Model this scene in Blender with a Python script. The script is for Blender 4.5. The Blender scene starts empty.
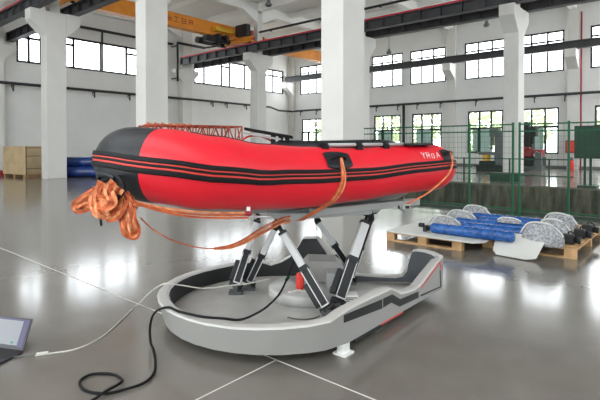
import bpy, bmesh, math, random
from math import sin, cos, pi, sqrt, radians
from mathutils import Vector as V, Matrix
random.seed(5)
SC = bpy.context.scene
COL = SC.collection
TH = 0.709                       # heading of the camera in hall coordinates
CAM_H = 1.48
# ------------------------------------------------------------------ camera
cd = bpy.data.cameras.new('camera'); cam = bpy.data.objects.new('camera', cd); COL.objects.link(cam)
cam.location = (0, 0, CAM_H); cam.rotation_euler = (pi/2-0.0127, 0, TH)
cd.sensor_width = 36; cd.lens = 36*473.34/600; cd.shift_y = -(200-151.76)/600
cd.clip_start = 0.05; cd.clip_end = 300
SC.camera = cam
# ------------------------------------------------------------------ sky, exposure
w = bpy.data.worlds.new('overcast_sky'); SC.world = w; w.use_nodes = True
bg = w.node_tree.nodes['Background']; bg.inputs[0].default_value = (0.90, 0.96, 1.0, 1); bg.inputs[1].default_value = 9.0
SC.view_settings.view_transform = 'Standard'; SC.view_settings.look = 'None'
SC.view_settings.exposure = -0.55; SC.view_settings.gamma = 1; SC.view_settings.use_curve_mapping = False
# hall dimensions
XW, XE, YN, YS, ZC = -30.7, 14.0, 34.4, -9.0, 10.75
YB, YA, CX, CY, BAY, X0 = 8.603, 21.495, .625, .856, 8.0, -30.744
PIT_Y0, PIT_Y1, PIT_X0, PIT_X1 = 10.9, 18.99, -19.5, 6.0
def area(name, loc, rot, sx, sy, power, color=(1,1,1), portal=False):
    l = bpy.data.lights.new(name, 'AREA'); l.shape = 'RECTANGLE'; l.size = sx; l.size_y = sy; l.energy = power; l.color = color
    if portal: l.cycles.is_portal = True
    o = bpy.data.objects.new(name, l); COL.objects.link(o); o.location = loc; o.rotation_euler = rot
    return o
# daylight coming in through the high windows (one light just outside each band of glass)
DAY = (0.95, 0.975, 1.0)
area('daylight_north', (-12, YN+.75, 7.7), (-pi/2, 0, 0), 34, 2.6, 3600, DAY)
area('daylight_west', (XW-.75, 21.5, 7.4), (0, -pi/2, 0), 2.0, 24, 230, DAY)
area('daylight_south_high', (-10, YS-.75, 7.7), (pi/2, 0, 0), 34, 2.6, 1100, DAY)
area('daylight_south_low', (-10, YS-.75, 2.6), (pi/2, 0, 0), 34, 3.0, 1000, DAY)
area('daylight_east', (XE+.75, 13, 5.5), (0, pi/2, 0), 6, 30, 120, DAY)

area('ceiling_fill', (-4, -2.0, ZC-.7), (0, 0, 0), 30, 5, 1400, DAY)  # added fill light under the closed roof, out of view, brightens floor and columns
area('ceiling_fill', (6, 28.0, ZC-.7), (0, 0, 0), 14, 9, 2000, DAY)  # second added fill, also out of view, lifts the north wall and aisle

# ------------------------------------------------------------------ materials
def lin(c): return tuple(((x/255)/12.92 if x/255 <= .04045 else (((x/255)+.055)/1.055)**2.4) for x in c)
def mat(name, c, rough=.6, metal=0, noise=0, scale=5, bump=0, bscale=30, spec=.5, alpha=1, coat=0, c2=None, trans=0, emit=None, es=1):
    m = bpy.data.materials.new(name); m.use_nodes = True; nt = m.node_tree; b = nt.nodes['Principled BSDF']
    col = lin(c)
    b.inputs['Base Color'].default_value = (*col, 1); b.inputs['Roughness'].default_value = rough; b.inputs['Metallic'].default_value = metal
    b.inputs['Specular IOR Level'].default_value = spec; b.inputs['Alpha'].default_value = alpha
    b.inputs['Coat Weight'].default_value = coat; b.inputs['Transmission Weight'].default_value = trans
    tc = nt.nodes.new('ShaderNodeTexCoord')
    if noise or c2:
        n = nt.nodes.new('ShaderNodeTexNoise'); n.inputs['Scale'].default_value = scale; n.inputs['Detail'].default_value = 5
        nt.links.new(tc.outputs['Object'], n.inputs['Vector'])
        r = nt.nodes.new('ShaderNodeValToRGB'); nt.links.new(n.outputs['Fac'], r.inputs['Fac'])
        r.color_ramp.elements[0].position = .35; r.color_ramp.elements[1].position = .65
        a = lin(c2) if c2 else tuple(x*(1-noise) for x in col)
        bb = col if c2 else tuple(min(1, x*(1+noise)) for x in col)
        r.color_ramp.elements[0].color = (*a, 1); r.color_ramp.elements[1].color = (*bb, 1)
        nt.links.new(r.outputs['Color'], b.inputs['Base Color'])
    if bump:
        n2 = nt.nodes.new('ShaderNodeTexNoise'); n2.inputs['Scale'].default_value = bscale; n2.inputs['Detail'].default_value = 4
        nt.links.new(tc.outputs['Object'], n2.inputs['Vector'])
        bm_ = nt.nodes.new('ShaderNodeBump'); bm_.inputs['Strength'].default_value = bump; bm_.inputs['Distance'].default_value = .02
        nt.links.new(n2.outputs['Fac'], bm_.inputs['Height']); nt.links.new(bm_.outputs['Normal'], b.inputs['Normal'])
    if emit:
        b.inputs['Emission Color'].default_value = (*lin(emit), 1); b.inputs['Emission Strength'].default_value = es
    return m
M = dict(
 wall=mat('white_plaster', (226,226,223), .8, noise=.03, scale=.6),
 ceil=mat('ceiling_white', (232,231,226), .85, noise=.03, scale=.4),
 column=mat('column_paint', (214,212,207), .7, noise=.03, scale=1.2),
 beam=mat('dark_steel', (62,62,64), .55, noise=.15, scale=3),
 rail=mat('red_rail', (196,30,52), .5),
 foliage2=mat('dark_steel_light', (92,94,96), .5),
 black=mat('black_paint', (20,20,22), .5),
 frame=mat('black_frame', (34,36,38), .5),
 greyframe=mat('window_grey', (120,122,124), .5),
 orange=mat('orange_paint', (228,142,34), .45, noise=.08, scale=2),
 yellow=mat('yellow_paint', (225,175,40), .5),
 green=mat('green_paint', (4,84,50), .75),
 dgreen=mat('dark_green_paint', (28,62,44), .6, noise=.1, scale=4),
 teal=mat('teal_curtain', (196,226,216), .8),
 red=mat('red_pvc', (222,26,44), .36, bump=.05, bscale=6, noise=.04, scale=2),
 redline=mat('red_line', (216,60,50), .5),
 blackpvc=mat('black_pvc', (26,29,33), .42, spec=.4, bump=.15, bscale=60),
 rubber=mat('black_rubber', (12,12,14), .6, spec=.25),
 hull=mat('grey_pvc', (165,168,166), .5),
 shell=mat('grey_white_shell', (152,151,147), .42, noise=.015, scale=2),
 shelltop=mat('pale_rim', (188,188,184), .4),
 lining=mat('black_lining', (30,32,33), .6),
 dlining=mat('grey_lining', (72,76,80), .6),
 deck=mat('grey_deck', (184,184,180), .28, noise=.08, scale=5),
 silver=mat('silver', (200,202,205), .3, metal=.85),
 whitetube=mat('white_tube', (205,206,206), .3),
 whitep=mat('white_plastic', (232,232,228), .4),
 strap=mat('orange_strap', (206,104,52), .75, c2=(158,62,34), scale=22),
 strap2=mat('pale_orange_strap', (226,156,108), .75, c2=(190,96,52), scale=26),
 orangered=mat('rusty_orange_steel', (150,62,36), .6, noise=.3, scale=9),
 wood=mat('pallet_wood', (186,148,104), .75, noise=.2, scale=7),
 ply=mat('plywood', (190,166,128), .7, noise=.1, scale=2),
 plyd=mat('plywood_pale', (204,190,160), .7, noise=.08, scale=2),
 blue=mat('blue_film', (26,82,150), .22, noise=.4, scale=16, bump=.4, bscale=25),
 navy=mat('navy_film', (28,52,112), .25, noise=.4, scale=4, bump=.4, bscale=8),
 film=mat('clear_wrap', (214,216,218), .2, alpha=.6, bump=1.0, bscale=36, c2=(140,142,146), scale=34),
 foam=mat('white_foam', (205,205,200), .7),
 cable=mat('black_cable', (10,10,11), .6, spec=.25),
 wcable=mat('white_cable', (205,202,192), .5),
 laptop=mat('laptop_dark', (40,40,46), .4),
 screen=mat('laptop_screen', (20,20,24), .3, emit=(205,212,222), es=.75),
 screenb=mat('screen_bar', (20,20,24), .3, emit=(92,84,150), es=.7),
 screeng=mat('screen_green', (20,60,40), .3, emit=(70,190,150), es=.7),
 machgrey=mat('machine_grey', (92,96,96), .5, noise=.15, scale=3),
 machred=mat('machine_red', (150,40,50), .5, noise=.2, scale=4),
 joint=mat('joint_line', (200,198,190), .5),
 bark=mat('bark', (80,66,50), .9),
 leaf=mat('leaf', (214,222,184), .8, c2=(160,176,128), scale=3),
 ground=mat('outdoor_ground', (150,150,140), .9, noise=.1, scale=.5),
 kerb=mat('kerb_green', (38,60,46), .7, noise=.2, scale=4),
 tin=mat('lamp_grey', (110,112,112), .4),
)
def floor_mat():
    m = bpy.data.materials.new('polished_concrete'); m.use_nodes = True; nt = m.node_tree; b = nt.nodes['Principled BSDF']
    tc = nt.nodes.new('ShaderNodeTexCoord')
    def noise(s, d, stretch=None):
        n = nt.nodes.new('ShaderNodeTexNoise'); n.inputs['Scale'].default_value = s; n.inputs['Detail'].default_value = d
        n.inputs['Roughness'].default_value = .6
        nt.links.new(tc.outputs['Object'], n.inputs['Vector']); return n
    n1, n2 = noise(.55, 6), noise(4.5, 6)
    mx = nt.nodes.new('ShaderNodeMix'); mx.data_type = 'FLOAT'; mx.inputs[0].default_value = .25
    nt.links.new(n1.outputs['Fac'], mx.inputs[2]); nt.links.new(n2.outputs['Fac'], mx.inputs[3])
    r = nt.nodes.new('ShaderNodeValToRGB'); nt.links.new(mx.outputs[0], r.inputs['Fac'])
    r.color_ramp.elements[0].position = .25; r.color_ramp.elements[1].position = .78
    r.color_ramp.elements[0].color = (*lin((100,96,90)), 1); r.color_ramp.elements[1].color = (*lin((128,123,115)), 1)
    nt.links.new(r.outputs['Color'], b.inputs['Base Color'])
    rr = nt.nodes.new('ShaderNodeMapRange'); nt.links.new(n2.outputs['Fac'], rr.inputs['Value'])
    rr.inputs['To Min'].default_value = .10; rr.inputs['To Max'].default_value = .19
    nt.links.new(rr.outputs[0], b.inputs['Roughness'])
    b.inputs['Specular IOR Level'].default_value = 1.0
    n3 = noise(1.6, 2); bp = nt.nodes.new('ShaderNodeBump'); bp.inputs['Strength'].default_value = .03; bp.inputs['Distance'].default_value = .02
    nt.links.new(n3.outputs['Fac'], bp.inputs['Height']); nt.links.new(bp.outputs['Normal'], b.inputs['Normal'])
    return m
M['floor'] = floor_mat()
def pit_mat():
    m = bpy.data.materials.new('stained_pit_concrete'); m.use_nodes = True; nt = m.node_tree; b = nt.nodes['Principled BSDF']
    tc = nt.nodes.new('ShaderNodeTexCoord'); mp = nt.nodes.new('ShaderNodeMapping'); mp.inputs['Scale'].default_value = (3.5, 3.5, .7)
    n = nt.nodes.new('ShaderNodeTexNoise'); n.inputs['Scale'].default_value = 1.5; n.inputs['Detail'].default_value = 7
    nt.links.new(tc.outputs['Object'], mp.inputs['Vector']); nt.links.new(mp.outputs[0], n.inputs['Vector'])
    r = nt.nodes.new('ShaderNodeValToRGB'); nt.links.new(n.outputs['Fac'], r.inputs['Fac'])
    r.color_ramp.elements[0].position = .38; r.color_ramp.elements[1].position = .66
    r.color_ramp.elements[0].color = (*lin((62,60,52)), 1); r.color_ramp.elements[1].color = (*lin((104,100,86)), 1)
    nt.links.new(r.outputs['Color'], b.inputs['Base Color']); b.inputs['Roughness'].default_value = .85
    return m
M['pit'] = pit_mat()

# ------------------------------------------------------------------ mesh helpers
def L(R, D, z): return V((R*cos(TH)-D*sin(TH), R*sin(TH)+D*cos(TH), z))   # metres right / ahead of the camera's foot
def cr(pts, sub=6, closed=False):
    pts = [V(p) for p in pts]; n = len(pts); out = []
    rng = range(n if closed else n-1)
    for i in rng:
        g = (lambda k: pts[k % n]) if closed else (lambda k: pts[max(0, min(n-1, k))])
        a, b, c, d = g(i-1), g(i), g(i+1), g(i+2)
        for k in range(sub):
            t = k/sub
            out.append(.5*((2*b)+(c-a)*t+(2*a-5*b+4*c-d)*t*t+(3*b-a-3*c+d)*t**3))
    if not closed: out.append(pts[-1])
    return out
class MB:
    def __init__(s): s.v = []; s.f = []; s.sm = []; s.mi = []; s.cur = 0
    def add(s, vs, fs, smooth=False):
        o = len(s.v); s.v += [V(p) for p in vs]
        for f in fs: s.f.append([i+o for i in f]); s.sm.append(smooth); s.mi.append(s.cur)
        return s
    def obox(s, c, ex, ey, ez, bev=0):
        c, ex, ey, ez = V(c), V(ex), V(ey), V(ez)
        vs = [c+a*ex+b*ey+d*ez for d in (-1, 1) for a, b in ((-1,-1),(1,-1),(1,1),(-1,1))]
        fs = [[0,3,2,1],[4,5,6,7],[0,1,5,4],[1,2,6,5],[2,3,7,6],[3,0,4,7]]
        if ex.cross(ey).dot(ez) < 0: fs = [f[::-1] for f in fs]
        return s.add(vs, fs)
    def box(s, x0, x1, y0, y1, z0, z1):
        return s.obox(((x0+x1)/2, (y0+y1)/2, (z0+z1)/2), ((x1-x0)/2, 0, 0), (0, (y1-y0)/2, 0), (0, 0, (z1-z0)/2))
    def cyl(s, a, b, r0, r1=None, n=14, cap=True):
        return s.sweep([a, b], [r0, r0 if r1 is None else r1], n, cap)
    def sweep(s, pts, rad, n=8, cap=True, closed=False):
        pts = [V(p) for p in pts]; m = len(pts)
        rr = rad if isinstance(rad, (list, tuple)) else [rad]*m
        vs = []; up = None
        for i, p in enumerate(pts):
            if closed: t = pts[(i+1) % m]-pts[i-1]
            else: t = pts[min(i+1, m-1)]-pts[max(i-1, 0)]
            t.normalize()
            if up is None:
                up = V((0,0,1)) if abs(t.z) < .9 else V((1,0,0))
            u = (up-t*up.dot(t)).normalized(); up = u; v = t.cross(u)
            for k in range(n):
                a = 2*pi*k/n; vs.append(p+rr[i]*(cos(a)*u+sin(a)*v))
        fs = []
        for i in range(m if closed else m-1):
            j = (i+1) % m
            for k in range(n): fs.append([i*n+k, i*n+(k+1) % n, j*n+(k+1) % n, j*n+k])
        s.add(vs, fs, True)
        if cap and not closed: s.add(vs[:n], [list(range(n))[::-1]]); s.add(vs[-n:], [list(range(n))])
        return s
    def ribbon(s, pts, wdt, th, side=None, sub=6):
        # flat webbing: width along 'side'
        P = cr(pts, sub); m = len(P); vs = []
        for i, p in enumerate(P):
            t = (P[min(i+1, m-1)]-P[max(i-1, 0)]).normalized()
            sd = V(side) if side is not None else V((0,0,1)).cross(t)
            if sd.length < .01: sd = V((1,0,0))
            sd = (sd-t*sd.dot(t)).normalized(); nn = t.cross(sd)
            for a, b in ((-1,-1),(1,-1),(1,1),(-1,1)): vs.append(p+sd*a*wdt/2+nn*b*th/2)
        fs = []
        for i in range(m-1):
            for k in range(4): fs.append([i*4+k, i*4+(k+1) % 4, (i+1)*4+(k+1) % 4, (i+1)*4+k])
        fs.append([3,2,1,0]); e = (m-1)*4; fs.append([e,e+1,e+2,e+3])
        return s.add(vs, fs)
    def prism(s, poly, off):
        # poly: list of 3D points (planar), extruded by vector off
        n = len(poly); P = [V(p) for p in poly]; off = V(off)
        vs = P+[p+off for p in P]
        fs = [list(range(n)), list(range(2*n-1, n-1, -1))]+[[i, i+n, (i+1) % n+n, (i+1) % n] for i in range(n)]
        return s.add(vs, fs)
    def lathe(s, c, prof, n=20, axis=(0,0,1)):
        c = V(c); ax = V(axis).normalized(); u = ax.orthogonal().normalized(); v = ax.cross(u); vs = []
        for r, h in prof:
            for k in range(n): a = 2*pi*k/n; vs.append(c+ax*h+r*(cos(a)*u+sin(a)*v))
        fs = [[i*n+k, i*n+(k+1) % n, (i+1)*n+(k+1) % n, (i+1)*n+k] for i in range(len(prof)-1) for k in range(n)]
        fs.append(list(range(n))[::-1]); e = (len(prof)-1)*n; fs.append([e+k for k in range(n)])
        return s.add(vs, fs, True)
    def grid(s, rows, smooth=True, closed_v=False):
        m, n = len(rows), len(rows[0]); vs = [p for r in rows for p in r]; fs = []
        for i in range(m-1):
            for k in range(n if closed_v else n-1): fs.append([i*n+k, i*n+(k+1) % n, (i+1)*n+(k+1) % n, (i+1)*n+k])
        return s.add(vs, fs, smooth)
    def build(s, name, m, parent=None, origin=None, bevel=0, fix=True, solid=0, sub=0):
        me = bpy.data.meshes.new(name); o = bpy.data.objects.new(name, me); COL.objects.link(o)
        if origin is None: origin = V(parent['org']) if parent is not None and 'org' in parent else V((0,0,0))
        if parent is not None and 'org' in parent: base = V(parent['org'])
        else: base = V((0,0,0))
        origin = V(origin)
        me.from_pydata([tuple(p-origin) for p in s.v], [], s.f)
        mats = m if isinstance(m, (list, tuple)) else [m]
        for q in mats: me.materials.append(M[q] if isinstance(q, str) else q)
        for i, p in enumerate(me.polygons): p.use_smooth = s.sm[i]; p.material_index = min(s.mi[i], len(mats)-1)
        if fix:
            b = bmesh.new(); b.from_mesh(me); bmesh.ops.remove_doubles(b, verts=b.verts, dist=1e-5); bmesh.ops.recalc_face_normals(b, faces=b.faces); b.to_mesh(me); b.free()
        me.update()
        if parent is not None: o.parent = parent; o.location = origin-base
        else: o.location = origin
        if parent is not None: ORG[o.name] = origin
        if solid: md = o.modifiers.new('thickness', 'SOLIDIFY'); md.thickness = solid; md.offset = 0
        if bevel: md = o.modifiers.new('bevel', 'BEVEL'); md.width = bevel; md.segments = 2; md.limit_method = 'ANGLE'
        if sub: md = o.modifiers.new('smooth', 'SUBSURF'); md.levels = sub; md.render_levels = sub
        return o
ORG = {}
def child(mb, name, m, parent, **k):      # part or sub-part built in world coordinates under a mesh or empty with origin 'org'
    o = mb.build(name, m, None, origin=(0,0,0), **k)
    o.parent = parent; base = V(parent['org_']) if 'org_' in parent else V((0,0,0)); o.location = -base
    o['org_'] = (0., 0., 0.)
    return o
def thing(name, label, cat, loc=(0,0,0), group=None):
    o = bpy.data.objects.new(name, None); COL.objects.link(o); o.location = loc; o.empty_display_size = .2
    o['label'] = label; o['category'] = cat; o['org_'] = tuple(float(x) for x in loc)
    if group: o['group'] = group
    return o
def tag(o, label, cat, group=None):
    o['label'] = label; o['category'] = cat
    if group: o['group'] = group
    return o
def struct(o): o['kind'] = 'structure'; return o
def single(mb, name, m, label, cat, group=None, **k):
    o = mb.build(name, m, **k); o['org_'] = (0., 0., 0.); return tag(o, label, cat, group)
def copy_tree(root, loc, rz, label, group=None):
    r = root.copy(); COL.objects.link(r); r.location = loc; r.rotation_euler = (0, 0, rz); r['label'] = label
    if group: r['group'] = group
    for ch in list(root.children):
        c = ch.copy(); COL.objects.link(c); c.parent = r
        for g in list(ch.children):
            d = g.copy(); COL.objects.link(d); d.parent = c
    return r

# ------------------------------------------------------------------ floor, pit, ceiling, walls
f = MB()
f.box(XW-.3, XE+.3, YS-.3, PIT_Y0, -.25, 0); f.box(XW-.3, XE+.3, PIT_Y1, YN+.3, -.25, 0)
f.box(XW-.3, PIT_X0, PIT_Y0, PIT_Y1, -.25, 0); f.box(PIT_X1, XE+.3, PIT_Y0, PIT_Y1, -.25, 0)
struct(f.build('floor', 'floor'))
p = MB()
p.box(PIT_X0-.3, PIT_X1+.3, PIT_Y1+.001, PIT_Y1+.3, -1.9, -.25); p.box(PIT_X0-.3, PIT_X1+.3, PIT_Y0-.3, PIT_Y0-.001, -1.9, -.25)
p.box(PIT_X0-.3, PIT_X0-.001, PIT_Y0, PIT_Y1, -1.9, -.25); p.box(PIT_X1+.001, PIT_X1+.3, PIT_Y0, PIT_Y1, -1.9, -.25)
p.box(PIT_X0-.3, PIT_X1+.3, PIT_Y0-.3, PIT_Y1+.3, -2.1, -1.9)
p.box(PIT_X0, PIT_X1, PIT_Y1-.02, PIT_Y1-.001, -.25, -.06)
p.box(PIT_X0, PIT_X1, PIT_Y1-.35, PIT_Y1-.02, -1.2, -1.05)
struct(p.build('floor_pit', 'pit'))
j = MB(); j.box(-30, 10, 2.356, 2.366, 0, .002); j.box(-2.245, -2.235, YS, 2.355, 0, .002)
pass
struct(j.build('trim_floor_joint', 'joint'))
c = MB(); c.box(XW-.3, XE+.3, YS-.3, YN+.3, ZC, ZC+.3)
struct(c.build('ceiling', 'ceil'))
k = 0
for i in range(0, 6):                       # roof frames over every column line, with haunches at the columns
    x = X0+BAY*i; k += 1; b = MB(); b.box(x+.1, x+.5, YS, YN, ZC-.62, ZC)
    for y in (YB+.2, YA+.2):
        for s_ in (-1, 1):
            y1 = y+.22+s_*.2
            b.prism([(x+.1, y1, ZC-.62), (x+.1, y1+s_*1.3, ZC-.62), (x+.1, y1, ZC-1.25)], (.4, 0, 0))
    struct(b.build('trim_%d' % k, 'ceil'))
for y in (YB+.23, YA+.23, YN-.5, (YB+YA)/2+.3, (YA+YN)/2+.3, -2.0, 2.5, 14.9-3.2, 14.9+3.4, 24.8, 31.4):
    k += 1; b = MB()
    dpt = .5 if abs(y-YB-.23) < .1 or abs(y-YA-.23) < .1 else .32
    b.box(XW, XE, y, y+.28, ZC-dpt, ZC); struct(b.build('trim_%d' % k, 'ceil'))

def wall(name, axis, a, b_, u0, u1, z0, z1, holes):
    us = sorted({u0, u1} | {h[0] for h in holes} | {h[1] for h in holes}); zs = sorted({z0, z1} | {h[2] for h in holes} | {h[3] for h in holes})
    mb = MB()
    for i in range(len(us)-1):
        run = None
        for jz in range(len(zs)-1):
            um, zm = (us[i]+us[i+1])/2, (zs[jz]+zs[jz+1])/2
            if any(h[0] < um < h[1] and h[2] < zm < h[3] for h in holes): continue
            if axis == 'x': mb.box(us[i], us[i+1], a, b_, zs[jz], zs[jz+1])
            else: mb.box(a, b_, us[i], us[i+1], zs[jz], zs[jz+1])
    return struct(mb.build(name, 'wall'))
# north wall openings: two windows per bay, upper and lower
NH = []; upN = []; loN = []
for i in range(0, 5):
    x = X0+BAY*i
    for a, w_ in ((1.16, 2.98), (4.74, 3.0)):
        upN.append((x+a+.03+.6-.6+.0, x+a+w_, 6.33, 9.0))
    for a, w_ in ((1.45, 2.5), (4.95, 2.5)): loN.append((x+a, x+a+w_, .95, 4.0))
NH = upN+loN
wall('wall_north', 'x', YN, YN+.3, XW-.3, XE+.3, 0, ZC, NH)
upW = [(10.28, 13.1, 6.4, 8.4), (13.1, 15.42, 6.4, 8.4), (15.42, 20.2, 6.4, 8.4), (22.95, 25.7, 6.4, 8.6), (25.7, 28.4, 6.4, 8.6), (28.4, 33.4, 6.4, 8.6)]
mer = [(10.28, 20.2, 6.4, 8.4), (22.95, 33.4, 6.4, 8.6)]
wall('wall_west', 'y', XW-.3, XW, YS-.3, YN, 0, ZC, mer)
SH = [(X0+BAY*i+.9, X0+BAY*i+7.6, z0, z1) for i in range(1, 5) for z0, z1 in ((6.3, 9.1), (1.0, 4.2))]
wall('wall_south', 'x', YS-.3, YS, XW, XE, 0, ZC, SH)
EH = [(y, y+6, z0, z1) for y in (1, 10, 19, 27) for z0, z1 in ((6.3, 9.1), (1.0, 4.2))]
wall('wall_east', 'y', XE, XE+.3, YS-.3, YN, 0, ZC, EH)
wn = 0
def window(axis, plane, u0, u1, z0, z1, muls, m='frame', t=.05, trans=()):
    global wn
    wn += 1; fr = MB(); d = .05
    def bar(a0, a1, b0, b1):
        if axis == 'x': fr.box(a0, a1, plane-d, plane+d, b0, b1)
        else: fr.box(plane-d, plane+d, a0, a1, b0, b1)
    bar(u0, u1, z0, z0+t); bar(u0, u1, z1-t, z1); bar(u0, u0+t, z0, z1); bar(u1-t, u1, z0, z1)
    for u in muls: bar(u-t/2, u+t/2, z0, z1)
    for z, a, b in trans: bar(a, b, z-t/2, z+t/2)
    return struct(fr.build('window_%d' % wn, m))
for (a, b, z0, z1) in upN: window('x', YN+.1, a, b, z0, z1, [a+(b-a)/3, a+2*(b-a)/3], 'frame', .11, [(8.35, a, b)])
for n_, (a, b, z0, z1) in enumerate(loN):
    wdw = window('x', YN+.1, a, b, z0, z1, [a+(b-a)/3, a+2*(b-a)/3], 'frame', .11, [(2.75, a, b)])
    sb = MB(); pa = b-(b-a)/3 if n_ % 2 else a
    for q0, q1, q2, q3 in ((pa, pa+.1, .95, 2.75), (pa+(b-a)/3-.1, pa+(b-a)/3, .95, 2.75), (pa, pa+(b-a)/3, .95, 1.05), (pa, pa+(b-a)/3, 2.65, 2.75)): sb.box(q0, q1, YN-.02, YN+.08, q2, q3)
    o = sb.build('sash', 'dgreen'); o.parent = wdw
    if n_ in (4, 5, 2, 3):
        cu = MB(); cu.grid([[V((a+.3+(b-a)*.5*i/24, YN+.2+.02*sin(i*1.9), z)) for i in range(25)] for z in (1.0, 2.7)])
        tag(cu.build('window_blind', 'teal'), {2:'pale teal blind in the low window just right of the widest column', 3:'pale teal blind in the low window right of the thick downpipe', 4:'pale teal blind in the low window behind the grey drilling machine', 5:'pale teal blind in the low window behind the red machine'}[n_], 'blind', 'teal blinds in the low windows')
window('y', XW-.1, 10.28, 20.2, 6.4, 8.4, [10.97, 11.65, 13.1, 13.62, 15.42, 17.25, 18.2], 'frame', .13, [(7.9, 13.1, 13.62), (7.9, 17.25, 18.2), (7.9, 10.28, 11.65)])
window('y', XW-.1, 22.95, 33.4, 6.4, 8.6, [24.0, 25.8, 26.7, 28.4, 30.2, 32.0], 'frame', .14, [(8.1, 25.8, 26.7), (8.1, 22.95, 24.0), (8.0, 30.2, 33.4)])
for (a, b, z0, z1) in SH: window('x', YS-.1, a, b, z0, z1, [a+(b-a)*q/5 for q in range(1, 5)], 'frame', .07)
for (a, b, z0, z1) in EH: window('y', XE+.1, a, b, z0, z1, [a+(b-a)*q/5 for q in range(1, 5)], 'frame', .07)
for nm, (x0, x1, y0, y1) in {'north': (XW, XE, YN-.02, YN), 'west': (XW, XW+.02, YS, YN)}.items():
    b = MB(); b.box(x0, x1, y0, y1, 0, .16); struct(b.build('baseboard_'+nm, 'machgrey'))

# pilasters and columns -----------------------------------------------------
def colmesh(x, y, sides, zc=7.45, wall_n=False, upper=True):
    b = MB(); b.box(x, x+CX, y, y+CY, 0, zc)
    for s_ in sides:                       # corbels carrying the crane beams
        yy = y if s_ < 0 else y+CY
        e = .9
        b.prism([(x, yy, 6.35), (x, yy+s_*e*.72, 7.0), (x, yy+s_*e*.72, zc+.02), (x, yy, zc+.02)], (CX, 0, 0))
    if upper: b.box(x+.1, x+.5, y+.2, y+.65, zc, ZC-.5)
    return b
rows = {}
names = {('B',1): 'white concrete column at far left with corbels both sides under the dark crane beams',
 ('B',2): 'white concrete column rising behind the black bow of the boat',
 ('B',3): 'widest white concrete column, in the middle behind the red boat',
 ('A',1): 'slim distant white column left of centre carrying the crane beam beside the orange crane',
 ('A',2): 'white column mostly hidden behind the widest middle column',
 ('A',3): 'white column at right behind the green fence with corbels under the crane beams'}
for row, y in (('B', YB), ('A', YA)):
    for i in (1, 2, 3):
        b = colmesh(X0+BAY*i, y, (-1, 1))
        single(b, 'column', 'column', names[row, i], 'column', 'crane hall columns', bevel=.015)
tn = 40
for i in range(0, 5):                      # pilasters on the north wall, corbel facing the hall
    x = X0+BAY*i; b = MB(); tn += 1
    b.box(x, x+CX, YN-.35, YN, 0, ZC-.3); b.prism([(x, YN-.35, 6.35), (x, YN-1.25, 7.0), (x, YN-1.25, 7.5), (x, YN-.35, 7.5)], (CX, 0, 0))
    struct(b.build('trim_%d' % tn, 'column'))
for y in (YB, YA):
    b = MB(); tn += 1
    b.box(XW, XW+.55, y, y+CY, 0, ZC-.3)
    for s_ in (-1, 1):
        yy = y if s_ < 0 else y+CY
        b.prism([(XW, yy, 6.35), (XW, yy+s_*.65, 7.0), (XW, yy+s_*.65, 7.25), (XW, yy, 7.25)], (.55, 0, 0))
    struct(b.build('trim_%d' % tn, 'column'))

# crane runway beams -------------------------------------------------------
def runway(y, z0, z1, label, stiff=True, rail=True, x0=XW+.1, x1=XE-.1):
    t = thing('crane_beam', label, 'crane beam', (x0, y, z0), 'crane runway beams')
    b = MB(); wv = .17
    b.box(x0, x1, y-wv, y+wv, z0, z0+.04); b.box(x0, x1, y-wv, y+wv, z1-.04, z1); b.box(x0, x1, y-.012, y+.012, z0+.04, z1-.04)
    if stiff:
        n = int((x1-x0)/1.0)
        for q in range(n+1):
            xx = x0+q*(x1-x0)/n; b.box(max(x0, xx-.012), min(x1, xx+.012), y-wv+.02, y+wv-.02, z0+.04, z1-.04)
    child(b, 'beam', 'beam', t)
    if rail:
        r = MB(); r.box(x0, x1, y-.18, y+.18, z1, z1+.07); r.box(x0, x1, y-.035, y+.035, z1+.07, z1+.12)
        o = child(r, 'rail', 'rail', t); o['label'] = 'red crane rail'
    return t
runway(YA-.42, 7.47, 7.97, 'dark crane beam with red rail on the near side of the distant column row', x0=XW+1.05)
runway(YA+CY+.42, 7.47, 7.97, 'dark crane beam on the far side of the distant column row', rail=False, x0=XW+.45)
runway(YB-.42, 7.47, 7.97, 'dark crane beam with red rail crossing the top left corner')
runway(YB+CY+.42, 7.47, 7.97, 'dark crane beam behind the far left column at top left', rail=False)
runway(YN-.95, 7.5, 8.0, 'dark crane beam running along the far window wall', stiff=False, rail=False)
b = MB(); b.sweep([(-21.8, YA-.1, 8.75), (-2, YA-.1, 8.75)], .07, 6)
for x in range(-21, -2, 4): b.box(x-.03, x+.03, YA-.1, YA+.2, 8.72, 8.78)
for xx in (-14.744, -6.744): b.box(xx+.02, xx+.06, YA-.12, YA+.35, 8.68, 8.82)
single(b, 'conductor_bar', 'black', 'thin black conductor bar running above the crane beam with red rail', 'conductor bar')

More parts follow.
